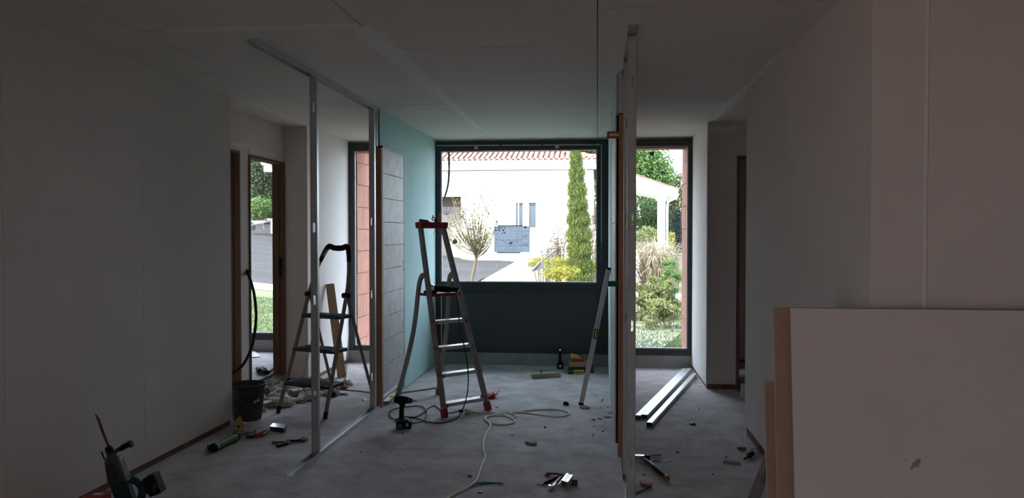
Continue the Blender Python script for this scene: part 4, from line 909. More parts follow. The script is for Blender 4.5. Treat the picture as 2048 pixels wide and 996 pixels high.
# ================================================================== WRITINGS AND STICKERS ON THE GLASS
gyp = YF + .034
pp0 = ony(988, 452, gyp); pp1 = ony(1060, 505, gyp); pw, ph_ = pp1.x - pp0.x, pp0.z - pp1.z
pn = thing('floor_plan_sheet', 'printed architect floor plan sheet taped to the big window pane', 'floor plan', ((pp0.x + pp1.x)/2, gyp - .001, pp1.z))
def pbx(mb, u0, u1, v0, v1, d=.0012): mb.box(pp0.x + u0*pw, pp0.x + u1*pw, gyp - .0008 - d, gyp - .0008, pp0.z - v1*ph_, pp0.z - v0*ph_)
mb = MB(); pbx(mb, 0, 1, 0, 1, .0004); mb.build('paper', M['paper'], pn)
mb = MB()
def ln(u0, v0, u1, v1, w_=.004): pbx(mb, min(u0, u1) - w_*.7, max(u0, u1) + w_*.7, min(v0, v1) - w_, max(v0, v1) + w_)
rng = random.Random(77)
for v in (.53, .755): ln(.04, v, .77, v)
for u, v0, v1 in ((.04, .53, .97), (.13, .755, .97), (.25, .53, .70), (.33, .53, .97), (.43, .75, .97), (.52, .78, .97), (.58, .53, .97), (.66, .53, .7), (.77, .53, .97), (.12, .34, .45), (.67, .05, .5), (.77, .2, .95)): ln(u, v0, u, v1)
for u0, v, u1 in ((.36, .08, .55), (.55, .19, .78), (.77, .2, .98), (.77, .35, .98), (.77, .5, .98), (.04, .97, .77), (.05, .52, .27), (.57, .52, .77), (.39, .94, .58), (.77, .63, .98)): ln(u0, v, u1, v, .0025)
mb.build('plan_lines', M['inkpale'], pn)
mb = MB()
for _ in range(130):
    u = rng.uniform(.05, .76); v = rng.uniform(.28, .97) if rng.random() < .8 else rng.uniform(.06, .3); ln(u, v, u + rng.uniform(.002, .02), v + rng.uniform(0, .012), .003)
for _ in range(40): u = rng.gauss(.47, .04); v = rng.gauss(.64, .05); ln(u, v, u + .012, v + .012, .003)
for v in (.38, .45, .69, .75): ln(.79, v, .79 + rng.uniform(.08, .17), v, .007)
mb.build('plan_notes', M['ink'], pn)
mb = MB()
for u in (.02, .10, .155, .21, .29): pbx(mb, u, u + .022, .04, .10, .0014)
pbx(mb, .84, .905, .01, .075, .0014); pbx(mb, .28, .31, .23, .29, .0014); pbx(mb, .23, .245, .23, .29, .0014); pbx(mb, .92, .955, .73, .755, .0014)
mb.build('plan_keys', M['navy'], pn)
mb = MB()
for u in (.025, .125, .235): pbx(mb, u, u + .05, .135, .195, .0014)
mb.build('plan_swatches', M['brick_orange'], pn)
for u0, u1, v in ((.11, .80, -.02), (.08, .73, 1.0)):
    mb = MB(); pbx(mb, u0, u1, v - .005, v + .03, .002); mb.build('green_tape', M['greentape'], pn)
def sticker(label, px, py, r_, m1, m2):
    p = ony(px, py, gyp); t = thing('window_sticker', label, 'sticker', (p.x, gyp, p.z))
    MB().cyl((p.x, gyp - .0006, p.z), (p.x, gyp - .0016, p.z), r_, n=28).build('disc', M[m1], t)
    MB().cyl((p.x, gyp - .0016, p.z), (p.x, gyp - .0022, p.z), r_*.72, n=24).build('inner_disc', M[m2], t)
    MB().bar((p.x - r_*.35, gyp - .0026, p.z - r_*.2), (p.x + r_*.3, gyp - .0026, p.z + r_*.35), r_*.45, .0006, (0, 0, 1)).build('emblem', M['paper'], t)
sticker('round blue sticker on the left of the big window pane', 910, 483, .027, 'navy', 'blue')
sticker('round dark sticker near the top of the right bay window pane', 1304, 307, .025, 'black', 'dirtyblack')
# ================================================================== TOOLS AND CLUTTER ON THE FLOOR
def frame_at(px, py, z=0.0):
    """thing frame on the floor: x along the picture's width, y away from the camera"""
    return onz(px, py, z), TH
# ---- cordless driver
p, a = frame_at(808, 856); dd = thing('cordless_drill', 'black cordless drill driver standing on its battery left of the tall ladder', 'power tool', p, a)
K = 1/262.0
def q2(px, py, y=0.0): return Vector(((px - 808)*K, y, (856 - py)*K))
bt = MB().box(-.058, .060, -.04, .04, 0, .055).build('battery', M['black'], dd, world=False, bevel=.008)
MB().box(.020, .040, -.0415, -.040, .022, .048).build('label', M['card'], bt, world=False)
for zz in (.014, .030): MB().box(-.05, -.005, -.0412, -.040, zz, zz + .004).build('label_line', M['card'], bt, world=False)
MB().prism([(-.05, -.035, .055), (.05, -.035, .055), (.03, -.03, .075), (-.03, -.03, .075)], (0, .066, 0)).build('base', M['teal'], dd, world=False, bevel=.006)
MB().tube([q2(803, 838), q2(803, 822), q2(804, 808), q2(800, 800)], .02, 12, rs=[.021, .019, .020, .027]).build('grip', M['black'], dd, world=False, smooth=True)
MB().box(.0, .012, -.008, .008, .165, .19).build('trigger', M['greymetal'], dd, world=False, bevel=.003)
MB().tube([q2(788, 797), q2(792, 797), q2(806, 798), q2(816, 799)], .03, 14, rs=[.020, .031, .031, .026]).build('motor_housing', M['black'], dd, world=False, smooth=True)
MB().tube([q2(816, 799), q2(822, 800), q2(826, 800)], .02, 14, rs=[.025, .022, .014]).build('chuck', M['dirtyblack'], dd, world=False, smooth=True)
MB().tube([q2(826, 800), q2(834, 801)], .0042, 7).build('bit', M['rust'], dd, world=False)
# ---- rotary hammer leaning on the left wall
p, a = frame_at(262, 1016); rh = thing('rotary_hammer', 'grey and teal cordless rotary hammer with chisel leaning on the left wall', 'power tool', p, a)
K2 = 1/362.0
def q3(px, py, y=0.0): return Vector(((px - 262)*K2, y, (1016 - py)*K2))
MB().tube([q3(193, 827), q3(199, 838), q3(207, 862), q3(219, 893)], .006, 8, rs=[.003, .008, .0075, .0075]).build('chisel', M['rust'], rh, world=False, smooth=True)
MB().tube([q3(217, 892), q3(219, 897), q3(224, 908)], .02, 14, rs=[.016, .022, .022]).build('chuck', M['rubber'], rh, world=False, smooth=True)
MB().tube([q3(223, 906), q3(225, 911), q3(228, 918)], .028, 14, rs=[.024, .030, .028]).build('collar', M['greymetal'], rh, world=False, smooth=True)
u3 = (q3(255, 975) - q3(225, 912)).normalized(); w3_ = Vector((-u3.z, 0, u3.x))
MB().bar(q3(228, 914), q3(240, 962), .082, .070, (1, 0, 0), w2=(.104, .085)).build('gear_housing', M['greymetal'], rh, world=False, bevel=.014)
MB().bar(q3(228, 924, -.038), q3(236, 957, -.043), .045, .012, (1, 0, 0)).build('dark_cover', M['dirtyblack'], rh, world=False, bevel=.004)
MB().tube([q3(226, 908), q3(236, 899), q3(241, 897)], .012, 10).build('handle_clamp', M['greymetal'], rh, world=False, smooth=True)
MB().tube([q3(240, 898), q3(248, 893), q3(258, 888), q3(262, 887), q3(265, 885)], .016, 12, rs=[.013, .016, .016, .021, .019]).build('side_handle', M['rubber'], rh, world=False, smooth=True)
MB().tube([q3(204, 902), q3(210, 918), q3(222, 917)], .0045, 6).build('depth_rod', M['rubber'], rh, world=False)
MB().bar(q3(240, 958), q3(254, 1012), .098, .08, (1, 0, 0), w2=(.075, .065)).build('motor_housing', M['teal'], rh, world=False, bevel=.014)
MB().tube(spline([q3(262, 958), q3(276, 964), q3(284, 976), q3(284, 992), q3(276, 1003), q3(258, 1006)], 5), .021, 10).build('main_handle', M['teal'], rh, world=False, smooth=True)
MB().bar(q3(254, 962), q3(268, 1004), .022, .05, (1, 0, 0)).build('inner_grip', M['dirtyblack'], rh, world=False, bevel=.006)
MB().bar(q3(284, 976), q3(306, 967), .075, .06, (0, 0, 1), w2=(.085, .065)).build('battery_mount', M['teal'], rh, world=False, bevel=.01)
bt = MB().bar(q3(298, 972), q3(321, 963), .112, .08, (0, 0, 1)).build('battery', M['black'], rh, world=False, bevel=.008)
MB().bar(q3(287, 955, -.02), q3(294, 952, -.02), .012, .03, (0, 0, 1)).build('white_label', M['card'], bt, world=False)
for k in (0, 5): MB().bar(q3(312 + k*.6, 975 + k*.8, -.040), q3(317 + k*.6, 962 + k*.8, -.040), .006, .003, (1, 0, 0)).build('rib', M['greymetal'], bt, world=False)
# ---- red case beside it
c0 = onz(224, 979, .085); rc = thing('red_tool_case', 'flat red tool case at the bottom left edge beside the rotary hammer', 'tool case', (c0.x - .08, c0.y - .25, 0))
MB().prism([(c0.x, c0.y, 0), (c0.x - .075, c0.y - .03, 0), (c0.x - .13, c0.y - .5, 0), (c0.x + .02, c0.y - .5, 0)], (0, 0, .085)).build('case_body', M['redbright'], rc, bevel=.008)
MB().prism([(c0.x - .005, c0.y - .06, .0855), (c0.x - .05, c0.y - .07, .0855), (c0.x - .05, c0.y - .10, .0855), (c0.x - .005, c0.y - .09, .0855)], (0, 0, .0008)).build('white_marking', M['white'], rc)
MB().prism([(c0.x - .06, c0.y - .022, .02), (c0.x - .02, c0.y - .006, .02), (c0.x - .02, c0.y - .006, .05), (c0.x - .06, c0.y - .022, .05)], (0, .010, 0)).build('latch', M['black'], rc)

# ---- bucket
bc = Vector((-2.845, 6.005, 0)); bk = thing('builders_bucket', 'black dusty plastic bucket behind the end of the left wall', 'bucket', bc)
MB().lathe([(.0, .002), (.108, .0), (.112, .01), (.142, .275), (.15, .278), (.152, .292), (.144, .294), (.137, .275), (.106, .016), (.0, .014)], 32).build('shell', M['dirtyblack'], bk, world=False, smooth=True)
MB().lathe([(.143, .235), (.149, .238), (.149, .248), (.143, .252)], 32).build('rim_band', M['dirtyblack'], bk, world=False, smooth=True)
hdl = [Vector((.15*math.cos(t), -.152*abs(math.sin(t)) - .003, .262 - .145*math.sin(t))) for t in np.linspace(0, PI, 20)]
MB().tube(hdl, .0028, 6).build('wire_handle', M['greymetal'], bk, world=False, smooth=True)
mb = MB()
for a0, a1, z0_, z1_ in ((-42, -33, .150, .172), (-30, -20, .158, .182)):
    q = []
    for k in range(5):
        a = R(a0 + (a1 - a0)*k/4)
        for zz in (z0_, z1_): r_ = .112 + .03*(zz - .01)/.265 + .0012; q.append((r_*math.cos(a), r_*math.sin(a), zz))
    mb.add(q, [(2*k, 2*k+2, 2*k+3, 2*k+1) for k in range(4)])
mb.build('white_label', M['white'], bk, world=False)
# ---- box of screws
p, a = frame_at(484, 866); bs = thing('screw_box', 'opened white and yellow cardboard screw box in front of the bucket', 'box', p, a - .35)
MB().box(-.055, .055, -.035, .035, 0, .078).build('carton', M['card'], bs, world=False, bevel=.001)
MB().box(-.0555, .0555, -.0355, .0355, .0, .006).build('dark_base', M['black'], bs, world=False)
MB().box(-.0, .0545, -.0362, -.0352, .014, .030).build('yellow_print', M['yellow'], bs, world=False)
MB().box(-.048, -.012, -.0362, -.0352, .012, .030).build('barcode', M['oldwood'], bs, world=False)
MB().box(-.05, .052, -.0362, -.0352, .062, .068).build('grey_print', M['greycable'], bs, world=False)
MB().box(-.012, .006, -.0365, -.0352, .046, .064).build('black_print', M['black'], bs, world=False)
MB().prism([(-.052, -.036, .078), (.053, -.036, .078), (.028, -.03, .10), (.004, -.026, .145), (-.02, -.03, .115)], (0, .003, 0)).build('open_flap', M['yellow'], bs, world=False)
MB().prism([(.054, -.03, .078), (.056, .03, .078), (.075, .03, .092), (.075, -.03, .092)], (0, 0, .002)).build('side_flap', M['card'], bs, world=False)
# ---- cartridge gun
ga_, gb_ = onz(426, 896, .03), onz(472, 874, .03); gd_ = (gb_ - ga_).normalized()
cg = thing('caulking_gun', 'caulking gun with green cartridge lying along the left wall', 'caulking gun', ga_.lerp(gb_, .5) * 1.0 - Vector((0, 0, .03)))
MB().cyl(ga_ + gd_*.045, gb_, .026, n=20).build('cartridge', M['greengrip'], cg, smooth=True)
MB().cyl(ga_ + gd_*.02, ga_ + gd_*.045, .025, n=20).build('cartridge_end', M['card'], cg, smooth=True)
MB().cyl(ga_ + gd_*.0, ga_ + gd_*.02, .030, n=20).build('rear_plate', M['black'], cg, smooth=True)
MB().cyl(gb_, gb_ + gd_*.012, .029, n=20).build('front_ring', M['black'], cg, smooth=True)
MB().tube([gb_ + gd_*.012, gb_ + gd_*.05, gb_ + gd_*.16], .01, 8, rs=[.012, .008, .004]).build('nozzle', M['teal'], cg, smooth=True)
MB().tube([ga_, ga_ - gd_*.05 - Vector((0, 0, .02))], .0035, 6).build('plunger_rod', M['black'], cg)
sdv = Vector((-gd_.y, gd_.x, 0))
MB().tube([ga_ + gd_*.0 - Vector((0, 0, .012)), ga_ + sdv*.05 + gd_*.03 - Vector((0, 0, .018)), ga_ + sdv*.10 + gd_*.10 - Vector((0, 0, .018))], .01, 8).build('trigger_handle', M['black'], cg, smooth=True)
MB().bar(ga_ + gd_*.01 - Vector((0, 0, .026)), gb_ - Vector((0, 0, .026)), .03, .004, sdv).build('cradle', M['black'], cg)
# ---- red snips, tin box, orange pincers
p, a = frame_at(515, 873); sn = thing('red_handled_snips', 'open red handled snips with grey jaws beside the screw box', 'snips', p, a)
K3 = 1/275.0
def fp(px, py, z=0.0): return onz(px, py, z)
MB().prism([fp(492, 876, .004), fp(497, 869, .004), fp(510, 868, .004), fp(514, 871, .004), fp(506, 876, .004)], (0, 0, .022)).build('jaw', M['greymetal'], sn, bevel=.006)
MB().tube(spline([fp(511, 870, .015), fp(520, 866, .018), fp(534, 860, .012)], 4), .009, 8).build('handle', M['redbright'], sn, smooth=True)
MB().tube(spline([fp(511, 872, .012), fp(524, 870, .016), fp(536, 862, .010)], 4), .009, 8).build('handle', M['redbright'], sn, smooth=True)
MB().ell(fp(524, 869, .016), (.016, .016, .014)).build('knob', M['redbright'], sn, smooth=True)
MB().ell(fp(509, 863, .012), (.012, .012, .012)).build('knob', M['redbright'], sn, smooth=True)
MB().tube([fp(514, 867, .022), fp(530, 860, .020)], .004, 6).build('spring', M['chrome'], sn)
sb = [fp(540, 862, 0), fp(568, 866, 0), fp(573, 858, 0), fp(546, 855.5, 0)]; st_ = thing('tin_box', 'small navy box with shiny pale lid lying right of the red snips', 'box', (sb[0] + sb[2])/2)
MB().prism(sb, (0, 0, .034)).build('box_body', M['navy'], st_, bevel=.002)
MB().prism([q + ZUP*.034 for q in sb], (0, 0, .003)).build('shiny_lid', mat('shiny_lid', (.75, .78, .85), .18, .6), st_)
pn_ = thing('pincers', 'open pincers with one orange grip and one dark grip on the floor', 'pincers', fp(575, 884))
MB().bar(fp(544, 884, .012), fp(573, 883.5, .014), .022, .018, (0, 1, 0)).build('orange_grip', M['orangewood'], pn_, bevel=.003)
MB().bar(fp(554, 892, .010), fp(575, 886.5, .012), .022, .018, (0, 1, 0)).build('dark_grip', M['black'], pn_, bevel=.003)
MB().ell(fp(577, 885, .012), (.016, .02, .012)).build('ferrule', M['orangewood'], pn_, smooth=True)
MB().tube([fp(573, 881, .014), fp(590, 881, .012), fp(602, 879, .012)], .006, 7).build('arm', M['black'], pn_)
MB().tube([fp(577, 885, .012), fp(590, 882.5, .012), fp(603, 881, .012)], .006, 7).build('arm', M['black'], pn_)
MB().prism([fp(602, 878, .006), fp(612, 877.5, .006), fp(616, 880.5, .006), fp(610, 884, .006), fp(602, 882, .006)], (0, 0, .012)).build('jaws', M['dirtyblack'], pn_, bevel=.002)

# ---- extension cord
ec = thing('extension_cord', 'cream extension cord looped on the floor with its socket by the tall ladder', 'extension cord', fp(980, 835))
pts = [(880, 1010), (905, 990), (937, 974), (953, 961), (959, 945), (966, 925), (970.5, 912), (967, 899), (967.5, 882), (972, 868), (980.5, 854), (979, 846), (970.5, 839), (971, 833), (985, 830.5), (1008, 831), (1024, 837), (1029, 842.5), (1020, 847.5), (1000, 849), (984, 846), (972, 840), (973, 834.5), (988, 829), (1005, 827), (1018, 832), (1028, 834.5), (1033, 830), (1022, 826.5), (1040, 823), (1070, 820), (1110, 818.5), (1132, 822.5), (1138.5, 827), (1128, 831.5), (1105, 832), (1070, 828), (1035, 824.5), (1000, 825.5), (965, 826), (945, 824)]
MB().tube(spline([onz(x, y, .006 + .0035*((i*7) % 3)/2) for i, (x, y) in enumerate(pts)], 6), .0068, 7).build('cable', M['cream'], ec, smooth=True)
MB().tube([onz(945, 824.5, .018), onz(940, 823.5, .02), onz(932, 822, .02), onz(929, 822, .02)], .02, 10, rs=[.009, .017, .022, .021]).build('socket', M['cream'], ec, smooth=True)

# ---- red board lifter behind the ladder
bl_ = thing('board_lifter', 'red metal board lifter with loop handle behind the tall ladder', 'board lifter', fp(975, 796))
MB().prism([fp(938, 793, .012), fp(962, 789, .022), fp(992, 783, .035), (fp(996, 790, .030)), fp(972, 795, .02), fp(944, 796, .010)], (0, 0, .006)).build('plate', M['redbright'], bl_)
MB().prism([fp(984, 786, .04), fp(986, 776, .055), fp(999, 782, .05), fp(992, 790, .03)], (0, 0, .008)).build('raised_heel', M['redbright'], bl_)
MB().cyl(fp(978, 791, .02) + Vector((0, 0, 0)), fp(987, 793.5, .02), .022, n=18).build('pivot_roller', M['red'], bl_, smooth=True)
MB().tube(spline([fp(961, 792, .015), fp(960, 792, .10), fp(966, 792, .135), fp(974, 791, .11), fp(977, 791, .02)], 6), .006, 8).build('loop_handle', M['redbright'], bl_, smooth=True)
for k in (0, 1): MB().prism([fp(943 + 20*k, 793.5 - 2.5*k, .021 + .008*k), fp(955 + 20*k, 791 - 2.5*k, .024 + .009*k), fp(957 + 20*k, 792.6 - 2.5*k, .022 + .009*k), fp(945 + 20*k, 795 - 2.5*k, .019 + .008*k)], (0, 0, .0016)).build('slot', M['red'], bl_)

# ---- by the far wall
wo = thing('wood_offcut', 'grey brown wooden offcut lying on the floor near the dark lower panel', 'wood offcut', fp(1090, 752))
MB().bar(fp(1064, 752, .026), fp(1119, 748.5, .026), .07, .05, (0, 1, 0)).build('block', M['oldwood'], wo, bevel=.003)
wt = onz(1120, 737.5); wt.y = min(wt.y, 8.66)
lm = thing('cordless_work_lamp', 'black cordless lamp with round lens standing against the pale upstand', 'work lamp', (wt.x, wt.y, 0), TH)
MB().prism([(-.036, -.03, 0), (.040, -.03, 0), (.038, -.03, .055), (.018, -.03, .085), (-.014, -.03, .085), (-.034, -.03, .055)], (0, .06, 0)).build('battery_foot', M['black'], lm, world=False, bevel=.005)
MB().box(-.012, .016, -.0315, -.03, .022, .048).build('white_label', M['card'], lm, world=False)
MB().tube([(0, 0, .08), (0, 0, .13), (0, 0, .20)], .017, 10, rs=[.02, .016, .018]).build('stem', M['black'], lm, world=False, smooth=True)
MB().cyl((0, -.022, .215), (0, .02, .215), .026, n=20).build('lamp_head', M['black'], lm, world=False, smooth=True)
MB().cyl((0, -.024, .215), (0, -.022, .215), .014, n=16).build('lens', M['chrome'], lm, world=False, smooth=True)
def carton(name, label, px, py, w_, d_, z0, z1, m, rz=0.0, y=None, extra=None):
    p = onz(px, py); p = Vector((p.x, y or p.y, z0)); t = thing(name, label, 'box' if name != 'yellow_wedge' else 'packaging', p, TH + rz, group=None)
    MB().box(-w_/2, w_/2, -d_/2, d_/2, 0, z1 - z0).build('body', M[m], t, world=False, bevel=.003)
    if extra: MB().box(-w_*.4, w_*.4, -d_/2 - .001, -d_/2, (z1 - z0)*.3, (z1 - z0)*.75).build('printed_panel', M[extra], t, world=False)
    return t
carton('cardboard_box', 'dark cardboard box at the bottom of the pile by the far wall', 1162, 742, .26, .17, 0, .065, 'dirtyblack', .05, 8.45)
carton('green_box', 'small dark green box at the front left of the pile by the far wall', 1143, 745, .075, .04, 0, .035, 'greentape', .05, 8.32)
carton('yellow_box', 'flat yellow box at the front of the pile by the far wall', 1158, 745, .11, .04, 0, .042, 'yellow', .02, 8.32, 'orangewood')
carton('brown_box', 'brown cardboard box on top of the dark box by the far wall', 1160, 742, .24, .15, .066, .12, 'kraft', -.05, 8.46)
carton('red_box', 'flat red box above the yellow one by the far wall', 1155, 742, .13, .10, .121, .15, 'redbright', .1, 8.44, 'red')
t = thing('yellow_wedge', 'crumpled yellow bag on top of the red box by the far wall', 'bag', (onz(1150, 742).x, 8.46, .151), TH)
MB().add([(-.05, -.04, 0), (.07, -.04, 0), (.07, .04, 0), (-.05, .04, 0), (-.045, -.02, .05), (.03, -.02, .025), (.03, .03, .03), (-.04, .03, .055)], [(3,2,1,0),(4,5,6,7),(0,1,5,4),(1,2,6,5),(2,3,7,6),(3,0,4,7)]).build('bag_body', M['yellow'], t, world=False, bevel=.008)
MB().add([(-.03, -.041, .003), (.02, -.041, .003), (.015, -.036, .018), (-.03, -.034, .022)], [(0, 1, 2, 3)]).build('bag_print', M['oldwood'], t, world=False)

# ---- red label bracket and green strap on the right partition
t = thing('red_tag', 'red framed tag with white centre sticking out from the wooden door post', 'tag', (PR - .07, 5.27, 2.2))
zt0, zt1 = ony(1214, 277, 5.27).z, ony(1214, 263, 5.27).z; xt0, xt1 = ony(1214, 270, 5.27).x, PR - .018
MB().box(xt0, xt1, 5.268, 5.272, zt0, zt1).build('tag_plate', M['redbright'], t)
MB().box(xt0 + .014, xt1, 5.2672, 5.268, zt0 + .015, zt1 - .013).build('white_insert', M['card'], t)
t = thing('green_strap', 'dark green strap across the right partition beside the wooden door post', 'strap', (PR - .06, 5.27, 1.17))
zt0, zt1 = ony(1214, 573, 5.27).z, ony(1214, 562, 5.27).z
MB().box(ony(1216, 566, 5.27).x, PR - .018, 5.267, 5.272, zt0, zt1).build('strap_band', M['greentape'], t)

# ---- foreground hand tools
t = thing('red_grip_pliers', 'red handled pliers with loop end under the shiny metal offcut', 'pliers', fp(1112, 950))
MB().tube(spline([fp(1128, 950, .012), fp(1110, 947.5, .014), fp(1096, 947, .014), fp(1091.5, 946, .012), fp(1093, 950, .010), fp(1100, 949.5, .010)], 5), .007, 8).build('red_handle', M['red'], t, smooth=True)
MB().bar(fp(1122, 949, .010), fp(1133, 952, .010), .03, .018, (0, 1, 0)).build('jaw', M['dirtyblack'], t, bevel=.003)
MB().tube([fp(1128, 951, .02), fp(1122, 955, .014), fp(1118, 958, .010)], .006, 7).build('second_handle', M['red'], t, smooth=True)
t = thing('cold_chisel', 'long black pointed chisel lying left of the bright pincers', 'chisel', fp(1105, 962))
MB().tube([fp(1081, 971.5, .006), fp(1088, 967.5, .008), fp(1090, 966.5, .009), fp(1121, 952.5, .010)], .008, 8, rs=[.002, .004, .009, .009]).build('chisel_bar', M['black'], t, smooth=True)
t = thing('chrome_pincers', 'bright steel pincers lying below the shiny metal offcut', 'pincers', fp(1108, 968))
MB().tube(spline([fp(1121, 954.5, .012), fp(1112, 963, .014), fp(1104, 971, .014)], 4), .007, 8, rs=None).build('handle', M['chrome'], t, smooth=True)
MB().tube(spline([fp(1123, 963, .012), fp(1117, 970, .013), fp(1108, 973.5, .013)], 4), .006, 8).build('handle', M['chrome'], t, smooth=True)
MB().ell(fp(1102, 974.5, .013), (.024, .018, .012)).build('joint', M['chrome'], t, smooth=True)
MB().prism([fp(1096, 974, .006), fp(1099, 971.5, .006), fp(1107, 977.5, .006), fp(1104, 979.5, .006)], (0, 0, .012)).build('jaw', M['chrome'], t, bevel=.003)
sq = [fp(1122, 961, .035), fp(1133, 947, .035), fp(1146, 951, .035), fp(1136, 965, .035)]
t = thing('metal_offcut', 'short shiny steel channel offcut among the hand tools in front', 'metal offcut', fp(1134, 968))
MB().prism(sq, (0, 0, .0015)).build('web', M['galv'], t)
MB().prism([sq[3], sq[2], sq[2] - ZUP*.034, sq[3] - ZUP*.034], (sq[0] - sq[3]).normalized()*.0015).build('flange', M['galvdull'], t)
MB().prism([sq[0], sq[1], sq[1] - ZUP*.034, sq[0] - ZUP*.034], (sq[3] - sq[0]).normalized()*.0015).build('flange', M['galvdull'], t)
for k in (.12, .22, .86): MB().bar(sq[0].lerp(sq[3], k) + ZUP*.002, sq[1].lerp(sq[2], k) + ZUP*.002, .006, .003, (sq[3] - sq[0])).build('bead', M['chrome'], t)
t = thing('black_cube', 'small black plastic cube right of the shiny metal offcut', 'cube', fp(1149, 970), TH)
MB().box(-.015, .017, -.014, .014, 0, .034).build('cube_body', M['black'], t, world=False, bevel=.003)
MB().box(-.011, .013, -.0148, -.014, .006, .028).build('recess', M['dirtyblack'], t, world=False)
t = thing('green_strap', 'dark green webbing scrap lying across the cream cord', 'strap', fp(970, 968))
MB().prism([fp(936, 973, .004), fp(950, 967, .012), fp(968, 964, .014), fp(985, 965.5, .010), fp(1000, 966, .006), fp(1000, 968, .004), fp(970, 970, .004), fp(945, 974, .003)], (0, .004, .002)).build('webbing', M['greentape'], t)
MB().tube(spline([fp(996, 967, .006), fp(1003, 965.5, .008), fp(1007, 967, .006), fp(1002, 968.5, .005), fp(996, 968, .005)], 4), .002, 6).build('wire_loop', M['black'], t)

# ---- hammer and bits behind the right stud
t = thing('claw_hammer', 'claw hammer with rust-red and black handle lying right of the front stud', 'hammer', fp(1305, 932))
MB().tube([fp(1287, 918, .02), fp(1300, 927, .02), fp(1308, 934, .02)], .014, 10, rs=[.010, .015, .015]).build('upper_handle', M['rust'], t, smooth=True)
MB().tube([fp(1308, 934, .02), fp(1331, 953, .018)], .015, 10).build('rubber_grip', M['black'], t, smooth=True)
MB().tube([fp(1331, 953, .018), fp(1335, 956.5, .018)], .017, 10, rs=[.016, .017]).build('end_knob', M['orangewood'], t, smooth=True)
MB().bar(fp(1268, 914, .022), fp(1289, 914.5, .022), .028, .028, (0, 1, 0)).build('hammer_face', M['chrome'], t, bevel=.003)
MB().bar(fp(1289, 914.5, .022), fp(1299, 914.5, .022), .04, .036, (0, 1, 0)).build('hammer_eye', M['black'], t, bevel=.003)
for k in (-1, 1): MB().tube(spline([fp(1298, 914, .024), fp(1308, 912.5 + k*1.5, .022), fp(1322, 913 + k*3, .010)], 4), .007, 7, rs=None).build('claw', M['chrome'], t, smooth=True)
for k in range(3): MB().bar(fp(1310.5 + 4*k, 931.0 + 3.4*k, .034), fp(1313 + 4*k, 933.2 + 3.4*k, .034), .006, .002, (0, 1, 0)).build('white_lettering', M['card'], t)
t = thing('bent_wire', 'thin bent pale wire beside the claw hammer head', 'wire', fp(1330, 916))
MB().tube(spline([fp(1300, 909, .006), fp(1325, 910, .008), fp(1344, 916.5, .006), fp(1327, 923, .004), fp(1308, 920, .004)], 5), .0022, 5).build('wire_strand', M['galvdull'], t)
t = thing('wood_chip', 'reddish brown wood fragment at the foot of the front stud', 'wood fragment', fp(1290, 968))
MB().prism([fp(1279, 964, .004), fp(1284, 962, .004), fp(1304, 970, .004), fp(1300, 974, .004), fp(1282, 971, .004)], (0, 0, .016)).build('fragment', M['wood'], t, bevel=.003)
MB().tube([fp(1272, 987, .004), fp(1285, 981, .006), fp(1302, 972, .012)], .004, 6).build('splinter', M['dirtyblack'], t)

# ---- odds and ends by the right wall
t = thing('profile_offcut', 'small dark metal channel offcut near the right wall', 'metal offcut', fp(1484, 899), TH)
MB().box(-.03, .026, -.012, .012, .018, .0195).box(-.03, .026, -.012, -.0105, 0, .018).box(-.03, .026, .0105, .012, 0, .018).build('channel', M['greymetal'], t, world=False)
MB().box(-.028, .024, -.003, .001, .0195, .0205).build('bright_line', M['galv'], t, world=False)
t = thing('plastic_bottle', 'crumpled clear plastic bottle with black cap at the foot of the right wall', 'bottle', fp(1508, 912))
M['plastic'] = glassmat('crumpled_plastic', (.78, .78, .78), .18)
mb = MB(); n_ = 12; pts = [fp(1503, 907, .022), fp(1508, 905, .026), fp(1514, 902, .028), fp(1519, 899, .024)]
mb.tube(pts, .03, 11, rs=[.012, .032, .028, .024])
rr = random.Random(3); mb.v = [v + Vector((rr.uniform(-.006, .006), rr.uniform(-.006, .006), rr.uniform(-.004, .006))) for v in mb.v]
mb.build('crumpled_body', M['plastic'], t)
MB().tube([fp(1504, 907, .022), fp(1498, 911, .020)], .018, 12).build('cap', M['black'], t, smooth=True)
MB().tube([fp(1498, 911, .020), fp(1489, 918, .014)], .009, 10, rs=[.010, .007]).build('spout', M['black'], t, smooth=True)
t = thing('wood_batten', 'short pale wooden batten lying near the right wall', 'batten', fp(1464, 923))
MB().bar(fp(1446, 922.5, .008), fp(1481, 925, .008), .016, .015, (0, 1, 0)).build('batten_body', M['oldwood'], t, bevel=.001)
# ruler with its painted number
r1, r0 = Vector((.885, 4.47, .002)), Vector((1.072, 4.53, .46)); rd_ = (r1 - r0).normalized(); rn_ = Vector((-.12, -1, -.1)); rn_ = (rn_ - rd_*rn_.dot(rd_)).normalized(); rs_ = rn_.cross(rd_)
t = thing('marked_rail', 'grey metal rail with black number propped against the right wall beside the leaning sheets', 'rail', r1)
MB().bar(r0 - rn_*.010, r1 - rn_*.010, .062, .02, rs_).build('rail_body', M['aludark'], t, bevel=.001)
for k in (-.030, -.011, .030): MB().bar(r0 + rs_*k + rn_*.001, r1 + rs_*k + rn_*.001, .003, .003, rs_).build('raised_edge', M['alu'], t)
cu = bpy.data.curves.new('number_text', 'FONT'); cu.body = '#211171'; cu.size = .038; cu.extrude = .0006
tmp = bpy.data.objects.new('tmp_text', cu); C.objects.link(tmp); bpy.context.view_layer.update()
tme2 = bpy.data.meshes.new_from_object(tmp.evaluated_get(bpy.context.evaluated_depsgraph_get())); bpy.data.objects.remove(tmp)
tme2.materials.clear()
o = link('painted_number', tme2, M['black'], t)
og = r1 - rd_*.235 - rs_*.007 + rn_*.001
